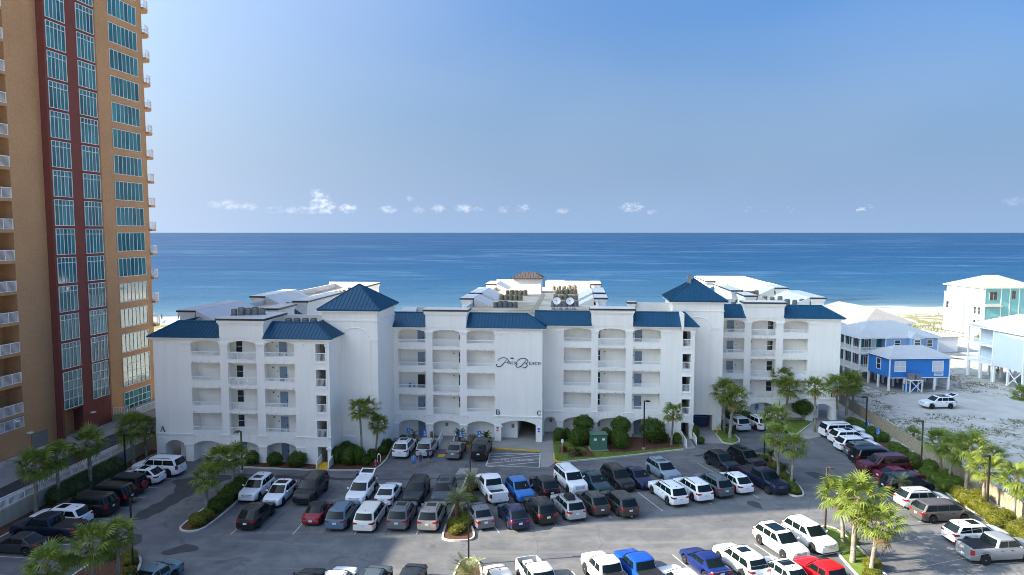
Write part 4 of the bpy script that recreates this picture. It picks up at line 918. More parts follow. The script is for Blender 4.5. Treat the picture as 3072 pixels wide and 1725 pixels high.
def other_houses():
    e = empty('beach_house', (78.5, 145, 0), R(4), 'lavender house with grey metal roof behind the blue house', 'house')
    b = MB(); siding(b, -5, 5, 0, 24, .2, 7.0, .3); b.build('wall', M_['siding_lav'], e); hip(e, -5, 5, 0, 24, 7.1, 2.7, 'roof_grey', .6, ridge_in=5.0, axis='y', pitch=.45)
    hwin(e, -5.03, 14, 4.2, 1.0, 1.5, face='l', cols=1); hwin(e, -5.03, 20, 4.2, 1.0, 1.5, face='l', cols=1); hwin(e, -3.5, -.03, 4, 1, 1.5)
    d = empty('sun_deck', (88, 150, 0), R(4), 'raised wooden deck with white railing behind the blue house', 'deck')
    b = MB(); b.box(-3.5, 9, 0, 12, 3.2, 3.45); b.build('platform', M_['deck_wood'], d); b = MB(); b.box(-3.4, 8.9, .1, 11.9, 0, 3.2); b.build('skirt', M_['siding_grey'], d)
    for i in range(5): railing(d, -3.5 + i * 2.5, .1, 3.45, 2.5, 1.0, 'deck_railing', post=2.5)
    for i in range(4): railing(d, -3.4, .1 + i * 3, 3.45, 3, 1.0, 'deck_railing', ax=1, post=3)
    e = empty('beach_house', (114, 168, 0), R(4), 'tall house with mint green front and pale sunlit side', 'house')
    b = MB(); siding(b, 0, 13, .0, 13, 2.6, 12.7, .3); b.build('wall', M_['siding_teal'], e)
    b = MB(); siding(b, -.3, -.06, .0, 13, 1.0, 12.7, .5); b.build('side_wall', M_['siding_white'], e)
    b = MB(); b.box(-.35, 13.3, 12.4, 13.1, 9.7, 9.9); siding(b, -.95, -.35, 6, 13, 1.0, 9.6, .5); b.build('side_bay', M_['siding_white'], e)
    b = MB(); b.box(-.2, 13, .2, 12.8, 0, 2.6); b.build('ground_level', M_['deck_wood'], e)
    hip(e, -.3, 13, 0, 13, 12.75, 2.6, 'roof_tan', .7, ridge_in=5.5, pitch=.6)
    b = MB(); b.box(4.0, 4.2, -.05, 0, 2.6, 12.5); b.box(6.2, 6.4, -.05, 0, 2.6, 12.5); b.box(8.6, 8.8, -.05, 0, 2.6, 12.5); b.box(-.1, .1, -.06, 0, 2.6, 12.5); b.build('corner_board', M_['trim'], e)
    b = MB(); b.hexa([(-.4,-.9,8.2),(4.1,-.9,8.2),(4.1,0,8.2),(-.4,0,8.2)], [(-.1,-.2,8.8),(3.8,-.2,8.8),(3.8,0,8.8),(-.1,0,8.8)]); b.build('awning', M_['roof_tan'], e)
    for x, z, w in ((1.2, 9.8, 1.8), (6.8, 10.0, .9), (.6, 3.2, 1.5)): hwin(e, x, -.03, z, w, 1.9, fr='deck_wood')
    for y, z in ((3.0, 6.2), (1.6, 6.2), (3.0, 3.0), (1.6, 3.0)): hwin(e, -.33, y, z, .7, 1.7, face='l', cols=1, fr='deck_wood')
    hwin(e, -.98, 12, 6.8, .9, 1.6, face='l', cols=1, fr='deck_wood'); railing(e, -.9, 8, 9.7, 5, 1.2, 'roof_terrace_railing', ax=1)
    w = MB(); w.box(-5, 12, -3.5, -3.4, 0, 1.7); o = w.build('block_wall', M_['deck_wood'], None, loc=(114, 168, 0), rot=R(4)); tag(o, 'brown garden wall in front of the mint green house', 'wall')
    e = empty('beach_house', (84, 113.6, 0), R(3), 'white house on cross-braced stilts at the right frame edge', 'house')
    b = MB(); siding(b, 0, 12, 0, 6.8, 3.0, 9.2, .22); b.build('wall', M_['siding_grey'], e); b = MB(); siding(b, 2.0, 12, 6.8, 13, 3.0, 9.2, .3); b.build('rear_wall', M_['siding_grey'], e)
    hip(e, 0, 12, 0, 13, 9.3, 2.4, 'roof_white', .6, ridge_in=5)
    b = MB(); b.box(-.06, 12.1, -.1, -.0, 2.85, 3.05); b.box(-.08, .06, -.06, .1, 3, 9.2); b.build('corner_board', M_['trim'], e)
    b = MB()
    for z in (2.8, 6.0): b.box(-.1, 2.0, 6.8, 13, z, z + .22)
    b.build('porch_deck', M_['trim'], e)
    for y in (6.9, 10, 13):
        p = MB(); p.box(-.1, .1, y - .1, y + .1, 0, 9.2); p.build('porch_post', M_['trim'], e)
    for z in (3.0, 6.2):
        for y in (7, 10): railing(e, 0, y, z, 3, 1.0, 'porch_railing', ax=1, post=3)
    for x in (0.15, 4, 8):
        for y in (.15, 3.4, 6.6, 9.8, 12.8): p = MB(); p.box(x - .16, x + .16, y - .16, y + .16, 0, 3.0); p.build('stilt', M_['trim'], e)
    for a, c in (((.3, 2.8), (3.2, .2)), ((.3, .2), (3.2, 2.8))):
        p = MB(); p.extr([(-.02, a[0], a[1]), (-.02, a[0] + .2, a[1]), (-.02, c[0] + .2, c[1]), (-.02, c[0], c[1])], (.07, 0, 0)); p.build('brace', M_['trim'], e)
    w = MB(); w.box(0, 1.6, 0, 12, 0.35, .5); tag(w.build('boardwalk', M_['deck_wood'], loc=(92, 142, 0), rot=R(62)), 'pale wooden boardwalk crossing the dune grass to the right', 'boardwalk')
other_houses()
# ------------------------------------------------------------------ vehicles
SPEC = dict(   # length, width, roof, wheel radius, front axle, rear axle, clearance, deck line (x,z), cabin (ws base, roof front, roof rear, rear glass base), belt, pillars
 suv=(4.95,1.95,1.74,.375,1.46,-1.44,.24,[(2.475,.62),(2.44,.86),(2.30,.99),(1.8,1.06),(1.05,1.13),(-2.2,1.17),(-2.40,1.12),(-2.46,.95),(-2.475,.6)],(1.18,.30,-1.85,-2.34),1.13,(-.12,-1.02)),
 big=(5.3,2.03,1.92,.41,1.62,-1.52,.27,[(2.65,.62),(2.63,.98),(2.52,1.12),(2.1,1.18),(1.25,1.24),(-2.45,1.26),(-2.60,1.2),(-2.64,1.0),(-2.65,.6)],(1.36,.62,-2.22,-2.56),1.24,(-.02,-1.0)),
 cross=(4.65,1.87,1.64,.36,1.36,-1.34,.22,[(2.325,.58),(2.29,.80),(2.12,.92),(1.6,1.0),(.98,1.06),(-1.95,1.12),(-2.24,1.08),(-2.31,.9),(-2.325,.55)],(1.12,.18,-1.35,-2.16),1.06,(-.15,-1.02)),
 sedan=(4.85,1.85,1.44,.34,1.42,-1.40,.18,[(2.425,.50),(2.39,.68),(2.2,.78),(1.7,.87),(.98,.95),(-1.7,.99),(-2.2,1.02),(-2.38,.98),(-2.425,.6)],(1.08,.12,-.95,-1.86),.95,(-.2,-1.06)),
 pickup=(5.9,2.03,1.93,.42,1.88,-1.78,.33,[(2.95,.72),(2.93,1.08),(2.8,1.22),(2.3,1.27),(1.4,1.30),(-2.88,1.32),(-2.94,1.28),(-2.95,.7)],(1.50,.78,-.62,-.90),1.30,(.12,)),
 van=(5.15,2.0,1.75,.355,1.52,-1.50,.18,[(2.575,.52),(2.54,.74),(2.35,.90),(1.9,1.03),(1.45,1.10),(-2.3,1.12),(-2.50,1.06),(-2.56,.9),(-2.575,.5)],(1.72,.62,-2.0,-2.46),1.08,(.1,-1.05)),
 jeep=(4.45,1.86,1.85,.41,1.40,-1.35,.32,[(2.22,.62),(2.21,1.02),(2.1,1.12),(1.6,1.15),(.8,1.17),(-2.15,1.18),(-2.21,1.1),(-2.22,.6)],(.86,.55,-2.05,-2.16),1.17,(-.05,-1.05)),
 beetle=(4.1,1.74,1.48,.34,1.27,-1.24,.18,[(2.05,.42),(2.0,.62),(1.8,.80),(1.4,.92),(.85,.98),(-.9,1.02),(-1.5,.98),(-1.85,.80),(-2.02,.58),(-2.05,.4)],(.92,.22,-.75,-1.42),.97,(-.3,)))
def lerp(a, b, t): return a + (b - a) * t
def car_body(sp, ty):
    L, W, H, r, xf, xr, zb, deck, cab, belt, pil = sp; hw = W / 2; ra = r + .075
    def top(x):
        if x >= deck[0][0]: return deck[0][1]
        for (xa, za), (xb, zb_) in zip(deck[:-1], deck[1:]):
            if xa >= x >= xb: return lerp(za, zb_, (xa - x) / (xa - xb))
        return deck[-1][1]
    def bot(x):
        b = zb + max(0, abs(x) - (L / 2 - .55)) * .22
        for xa in (xf, xr):
            d = abs(x - xa)
            if d < ra: b = max(b, r + math.sqrt(ra * ra - d * d))
        return min(b, top(x) - .12)
    xs = set(p[0] for p in deck)
    for xa in (xf, xr):
        for i in range(15): xs.add(xa + ra * math.cos(math.pi * i / 14))
        xs.add(xa + ra + .004); xs.add(xa - ra - .004)
    x = -L / 2
    while x < L / 2: xs.add(x); x += .3
    bed = ty == 'pickup'; b0, b1 = -.98, -2.80
    if bed: xs |= {b0, b0 - .01, b1, b1 + .01}
    xs = sorted(xs); rings = []
    for x in xs:
        t, b = top(x), bot(x); k = max(0, (abs(x) - (L / 2 - .75)) / .75); w = hw * (1 - .15 * k * k)
        h = t - b; q = [(0, b), (w * .88, b), (w * .975, b + min(.14, h * .25)), (w, lerp(b, t, .5)), (w * .985, t - min(.16, h * .3)), (w * .945, t - min(.035, h * .1))]
        if bed and b1 < x < b0: q += [(w * .90, t), (w * .83, t), (w * .82, t - .46), (0, t - .46)]
        else: q += [(w * .88, t), (w * .7, t + .012), (w * .4, t + .022), (0, t + .028)]
        rings.append([(x, y, z) for y, z in q] + [(x, -y, z) for y, z in q[-2:0:-1]])
    n = len(rings[0]); mb = MB(); vs = [p for rg in rings for p in rg]; fs = []
    for i in range(len(rings) - 1):
        for k in range(n): fs.append((i*n+k, i*n+(k+1)%n, (i+1)*n+(k+1)%n, (i+1)*n+k))
    fs += [tuple(range(n)), tuple(range((len(rings)-1)*n, len(rings)*n))]
    mb.raw(vs, fs); return mb, top, bot
def car_parts(ty):
    sp = SPEC[ty]; L, W, H, r, xf, xr, zb, deck, cab, belt, pil = sp; hw = W / 2; out = []
    mb, top, bot = car_body(sp, ty)
    add = lambda name, b, m, smooth=None, parent=None, paint=False: (out.append((name, b.mesh(name, M_[m], smooth), parent, paint)), len(out) - 1)[1]
    add('body', mb, 'paint', 42, None, True)
    c0, c1, c2, c3 = cab; zr = H; zl = belt - .05
    wb, wr = hw * .935, hw * (.76 if ty not in ('jeep', 'pickup', 'big') else .82)
    lev = [(0, c0, c3, wb), (.82, lerp(c0, c1, .84), lerp(c3, c2, .84), lerp(wb, wr, .80)), (.93, lerp(c0, c1, .95), lerp(c3, c2, .95), lerp(wb, wr, .93)), (.985, c1 - .06, c2 + .05, wr * .90), (1.0, c1 - .35, c2 + .3, wr * .6)]
    rg = []
    for s, a, b, w in lev:
        z = lerp(zl, zr, s); nb = .09 if s < .98 else .03
        h = [(a + nb, 0), (a + nb * .8, w * .45), (a - .02, w * .86), (a - .12, w), (lerp(a, b, .4), w * 1.015), (lerp(a, b, .7), w * 1.01), (b + .14, w * .985), (b + .02, w * .84), (b - .04, w * .45), (b - .05, 0)]
        rg.append([(x, y, z) for x, y in h] + [(x, -y, z) for x, y in h[-2:0:-1]])
    n = len(rg[0]); k = MB(); fs = []
    for i in range(len(rg) - 1):
        for j in range(n): fs.append((i*n+j, i*n+(j+1)%n, (i+1)*n+(j+1)%n, (i+1)*n+j))
    fs.append(tuple(range((len(rg)-1)*n, len(rg)*n))); k.raw([p for q in rg for p in q], fs)
    soft = ty == 'beetle'
    add('roof', k, 'black_trim' if soft or ty == 'jeep' else 'paint', 40, None, not soft and ty != 'jeep')
    X0 = lambda s: lerp(c0, c1, s); X1 = lambda s: lerp(c3, c2, s); WW = lambda s: lerp(wb, wr, s); ZZ = lambda s: lerp(zl, zr, s)
    def glass(front):
        g = MB(); m = 6; s0, s1 = (.10, .90) if front or ty != 'van' else (.22, .9)
        XX = X0 if front else X1; sg = 1 if front else -1; pts = []
        for s in (s0, s1):
            for i in range(m + 1):
                t = -1 + 2 * i / m; y = t * WW(s) * (.88 if front else .84)
                pts.append((XX(s) + sg * (.10 * (1 - .8 * t * t) + .015 if s < .5 else .09 * (1 - .8 * t * t) + .03), y, ZZ(s) + .012))
        inn = [(x - sg * .035, y, z - .01) for x, y, z in pts]; N_ = m + 1
        g.raw(pts + inn, [(i, i+1, N_+i+1, N_+i) for i in range(m)] + [(2*N_+i, 2*N_+N_+i, 2*N_+N_+i+1, 2*N_+i+1) for i in range(m)] + [(i, 2*N_+i, 2*N_+i+1, i+1) for i in range(m)] + [(N_+i, N_+i+1, 3*N_+i+1, 3*N_+i) for i in range(m)] + [(0, N_, 3*N_, 2*N_), (m, 2*N_+m, 3*N_+m, N_+m)])
        return g
    add('windshield', glass(True), 'car_glass', 30); add('rear_window', glass(False), 'car_glass', 30)
    # side glass between the pillars
    s0, s1 = .16, .80; eA = .16; eD = .20 if ty not in ('sedan', 'beetle') else .16
    xl = [lambda s: X0(s) - eA] + [(lambda s, p=p: p) for p in pil] + [lambda s: X1(s) + eD]
    if ty in ('suv', 'big', 'van', 'jeep') : pass
    for side in (1, -1):
        for i in range(len(xl) - 1):
            g = MB(); a, b = xl[i], xl[i + 1]; e = .035 if i else 0; e2 = .035 if i < len(xl) - 2 else 0
            q = [(a(s0) - e, s0), (b(s0) + e2, s0), (b(s1) + e2, s1), (a(s1) - e, s1)]
            if q[0][0] - q[1][0] < .1 or q[3][0] - q[2][0] < .02: continue
            y = lambda s: WW(s) * 1.018 + .012
            o = [(x, side * y(s), ZZ(s)) for x, s in q]; inn = [(x, side * (y(s) - .04), ZZ(s)) for x, s in q]
            g.hexa(o, inn); add('side_window', g, 'car_glass')
    u = MB(); u.box(-L/2 + .35, L/2 - .35, -hw + .27, hw - .27, max(.16, zb - .06), zb + .35); add('underbody', u, 'black_trim')
    tb = MB(); tb.lathe([(r * .62, -.11), (r * .95, -.115), (r, -.07), (r, .07), (r * .95, .115), (r * .62, .11)], 20); tyre = tb.mesh('wheel', M_['tyre'], 40)
    def rim(mk):
        b = MB(); b.lathe([(r * .68, .06), (r * .66, .105), (r * .60, .108), (r * .58, .07)], 20)
        for i in range(5):
            a = 2 * math.pi * i / 5; d = Vector((math.cos(a), math.sin(a))); p = Vector((-d.y, d.x)) * r * .085
            b.extr([(*(d * r * .08 + p * .8), .085), (*(d * r * .64 + p), .085), (*(d * r * .64 - p), .085), (*(d * r * .08 - p * .8), .085)], (0, 0, .02))
        b.lathe([(r * .15, .07), (r * .14, .112)], 10); b.lathe([(r * .6, .03), (r * .6, .045)], 16)
        return b.mesh('rim', M_[mk], 40)
    rim_n, rim_b = rim('rim'), rim('rim_black')
    wheels = [(x, sd * (hw - .115), r, sd) for x in (xf, xr) for sd in (1, -1)]
    xn, xt = L / 2, -L / 2; zh = top(xn - .18) - .13
    for sd in (1, -1):
        h = MB()
        if ty == 'beetle': h.tube([(xn - .30, sd * hw * .66, .66), (xn - .16, sd * hw * .62, .66)], .13, 12)
        else: h.hexa([(xn - .42, sd * hw * .905, zh - .10), (xn - .035, sd * hw * .62, zh - .10), (xn - .10, sd * hw * .5, zh - .08), (xn - .45, sd * hw * .7, zh - .08)], [(xn - .50, sd * hw * .90, zh + .07), (xn - .07, sd * hw * .64, zh + .06), (xn - .12, sd * hw * .5, zh + .05), (xn - .5, sd * hw * .7, zh + .06)])
        add('headlight', h, 'headlight')
        t = MB(); zt = {'pickup': 1.02, 'sedan': .82, 'beetle': .72}.get(ty, belt - .16)
        if ty in ('pickup', 'big', 'jeep'): t.hexa([(xt - .012, sd * hw * .77, zt - .20), (xt - .012, sd * hw * .875, zt - .20), (xt + .2, sd * hw * .965, zt - .18), (xt + .2, sd * hw * .8, zt - .18)], [(xt - .005, sd * hw * .77, zt + .20), (xt - .005, sd * hw * .875, zt + .20), (xt + .2, sd * hw * .965, zt + .18), (xt + .2, sd * hw * .8, zt + .18)])
        else: t.hexa([(xt - .012, sd * hw * .50, zt - .05), (xt - .005, sd * hw * .86, zt - .08), (xt + .32, sd * hw * .985, zt - .03), (xt + .3, sd * hw * .7, zt - .03)], [(xt + .0, sd * hw * .52, zt + .05), (xt + .02, sd * hw * .85, zt + .10), (xt + .30, sd * hw * .98, zt + .10), (xt + .3, sd * hw * .7, zt + .08)])
        add('tail_light', t, 'tail_light')
        m_ = MB(); x = c0 - .38; m_.hexa([(x - .06, sd * (wb + .02), belt + .06), (x + .09, sd * (wb + .05), belt + .05), (x + .06, sd * (wb + .24), belt + .07), (x - .05, sd * (wb + .24), belt + .07)], [(x - .06, sd * (wb + .02), belt + .12), (x + .07, sd * (wb + .05), belt + .14), (x + .05, sd * (wb + .25), belt + .21), (x - .05, sd * (wb + .25), belt + .20)])
        add('mirror', m_, 'paint', None, None, True)
        hd = MB()
        for x in [p + .28 for p in pil] + [pil[-1] - .62 if ty != 'pickup' else -.45]:
            hd.box(x - .11, x + .11, sd * (hw * .985) - .02, sd * (hw * .985) + .025, belt - .20, belt - .165)
        add('door_handle', hd, 'chrome' if ty in ('big',) else 'black_trim')
    g = MB(); zg = top(xn - .05) - .02
    if ty != 'beetle':
        g.hexa([(xn - .01, -hw * .52, zg - .30), (xn - .01, hw * .52, zg - .30), (xn - .12, hw * .5, zg - .30), (xn - .12, -hw * .5, zg - .30)], [(xn - .035, -hw * .56, zg + .04), (xn - .035, hw * .56, zg + .04), (xn - .15, hw * .5, zg + .04), (xn - .15, -hw * .5, zg + .04)])
        add('grille', g, 'black_trim')
        g = MB()
        for i in range(3): z = zg - .22 + i * .10; g.box(xn - .06, xn + .008, -hw * .48, hw * .48, z, z + .022)
        add('grille_bar', g, 'chrome')
    g = MB(); g.box(xn - .25, xn - .005 - .02, -hw * .74, hw * .74, zb + .03, zb + .16); add('front_valance', g, 'black_trim')
    g = MB(); g.box(xt + .01, xt + .3, -hw * .78, hw * .78, zb + .03, zb + .20 + (.14 if ty in ('pickup', 'big') else 0)); add('rear_valance', g, 'black_trim' if ty != 'pickup' else 'chrome')
    zp = {'pickup': .62, 'sedan': .76, 'beetle': .5}.get(ty, belt - .32)
    g = MB(); g.box(xt - .02, xt + .06, -.16, .16, zp - .08, zp + .08); add('number_plate', g, 'plate')
    if ty in ('sedan', 'suv', 'cross', 'van'):
        g = MB(); g.hexa([(-L/2 + .35, -.03, 0), (-L/2 + .6, -.03, 0), (-L/2 + .6, .03, 0), (-L/2 + .35, .03, 0)], [(-L/2 + .35, -.01, .07), (-L/2 + .4, -.01, .07), (-L/2 + .4, .01, .07), (-L/2 + .35, .01, .07)])
        me = g.mesh('antenna', M_['black_trim']); me.transform(Matrix.Translation((c2 - (-L/2 + .35) + .22, 0, zr - .02))); out.append(('antenna', me, None, False))
    if ty == 'jeep':
        g = MB(); g.tube([(xt - .22, 0, .95), (xt, 0, .95)], r * .95, 18); add('spare_wheel', g, 'spare_cover')
    if ty == 'pickup':
        g = MB(); g.box(-2.78, -1.0, -hw * .80, hw * .80, .86, .875); add('bed_floor', g, 'black_trim')
    ex = {}
    def rails():
        q = []
        for sd in (1, -1):
            b = MB(); y = sd * wr * .88; b.tube([(c1 - .25, y, zr - .03), (c1 - .38, y, zr + .045), (c2 + .5, y, zr + .045), (c2 + .36, y, zr - .03)], .024, 6); q.append(('roof_rail', b.mesh('roof_rail', M_['black_trim']), False))
        return q
    ex['r'] = rails()
    b = MB(); b.box(lerp(c1, c2, .12), lerp(c1, c2, .48), -wr * .58, wr * .58, zr - .04, zr + .012); ex['s'] = [('sunroof', b.mesh('sunroof', M_['car_glass']), False)]
    b = MB(); b.hexa([(c1 - .16, -wr * .82, zr - .06), (c1 - .16, wr * .82, zr - .06), (c2 + .5, wr * .8, zr - .06), (c2 + .5, -wr * .8, zr - .06)], [(c1 - .22, -wr * .74, zr + .008), (c1 - .22, wr * .74, zr + .008), (c2 + .55, wr * .72, zr + .008), (c2 + .55, -wr * .72, zr + .008)]); ex['p'] = [('glass_roof', b.mesh('glass_roof', M_['car_glass']), False)]
    b = MB(); b.hexa([(-.2, -.2, zr + .06), (-.2, .55, zr + .06), (-1.5, .55, zr + .06), (-1.5, -.2, zr + .06)], [(-.45, -.1, zr + .40), (-.45, .45, zr + .40), (-1.35, .47, zr + .46), (-1.35, -.12, zr + .46)]); ex['b'] = [('roof_box', b.mesh('roof_box', M_['black_trim'], 30), False)]
    b = MB(); b.hexa([(c2 + .1, -wr, zr - .02), (c2 + .1, wr, zr - .02), (c2 - .85, wr * .95, zr + .22), (c2 - .85, -wr * .95, zr + .22)], [(c2 + .1, -wr, zr + .05), (c2 + .1, wr, zr + .05), (c2 - .85, wr * .95, zr + .30), (c2 - .85, -wr * .95, zr + .30)])
    b2 = MB(); b2.hexa([(c2 - .05, -wr * .8, zr + .07), (c2 - .05, wr * .8, zr + .07), (c2 - .7, wr * .78, zr + .24), (c2 - .7, -wr * .78, zr + .24)], [(c2 - .05, -wr * .8, zr + .10), (c2 - .05, wr * .8, zr + .10), (c2 - .7, wr * .78, zr + .27), (c2 - .7, -wr * .78, zr + .27)])
    ex['t'] = [('open_tailgate', b.mesh('open_tailgate', M_['paint']), True), ('tailgate_glass', b2.mesh('tailgate_glass', M_['car_glass']), False)]
    b = MB(); b.box(c0 - .35, c0 - .25, hw * .35, hw * .42, ZZ(.34), ZZ(.34) + .16); ex['y'] = [('parking_slip', b.mesh('parking_slip', M_['yellow']), False)]
    b = MB(); b.box(xt - .22, xt + .1, -.05, .05, zb + .05, zb + .13); ex['h'] = [('tow_hitch', b.mesh('tow_hitch', M_['chrome']), False)]
    if ty == 'pickup':
        b = MB(); b.box(-2.80, -.98, -hw * .86, hw * .86, 1.30, 1.345); ex['v'] = [('bed_cover', b.mesh('bed_cover', M_['black_trim']), False)]
    return dict(parts=out, tyre=tyre, rims=(rim_n, rim_b), wheels=wheels, ex=ex)
KIT = {}
NAMES = dict(suv='parked_suv', big='parked_suv', cross='parked_crossover', sedan='parked_sedan', pickup='pickup_truck', van='parked_minivan', jeep='off_road_vehicle', beetle='small_convertible')
CATS = dict(suv='SUV', big='SUV', cross='crossover', sedan='car', pickup='pickup', van='minivan', jeep='off-roader', beetle='convertible')
def car(x, y, h, ty, col, ex, lab):
    if ty not in KIT: KIT[ty] = car_parts(ty)
    K = KIT[ty]; e = empty(NAMES[ty], (x, y, 0), R(h), lab, CATS[ty], 'vehicles in the parking lot')
    rc = random.Random(int(x * 100) + int(y * 10)); e.scale = (rc.uniform(.97, 1.03), rc.uniform(.98, 1.02), rc.uniform(.96, 1.03))
    for name, me, par, paint in K['parts']:
        o = put(name, me, e)
        if paint: o.color = (*col, 1)
    blackr = 't' in ex or (max(col) < .03 and random.random() < .5)
    for wx, wy, wz, sd in K['wheels']:
        o = put('wheel', K['tyre'], e, (wx, wy, wz), (-R(90) * sd, 0, 0)); put('rim', K['rims'][1 if blackr else 0], o, rot=(0, 0, random.uniform(0, 1.2)))
    for k in ex:
        for name, me, paint in K['ex'].get(k, []):
            o = put(name, me, e)
            if paint: o.color = (*col, 1)
    return e
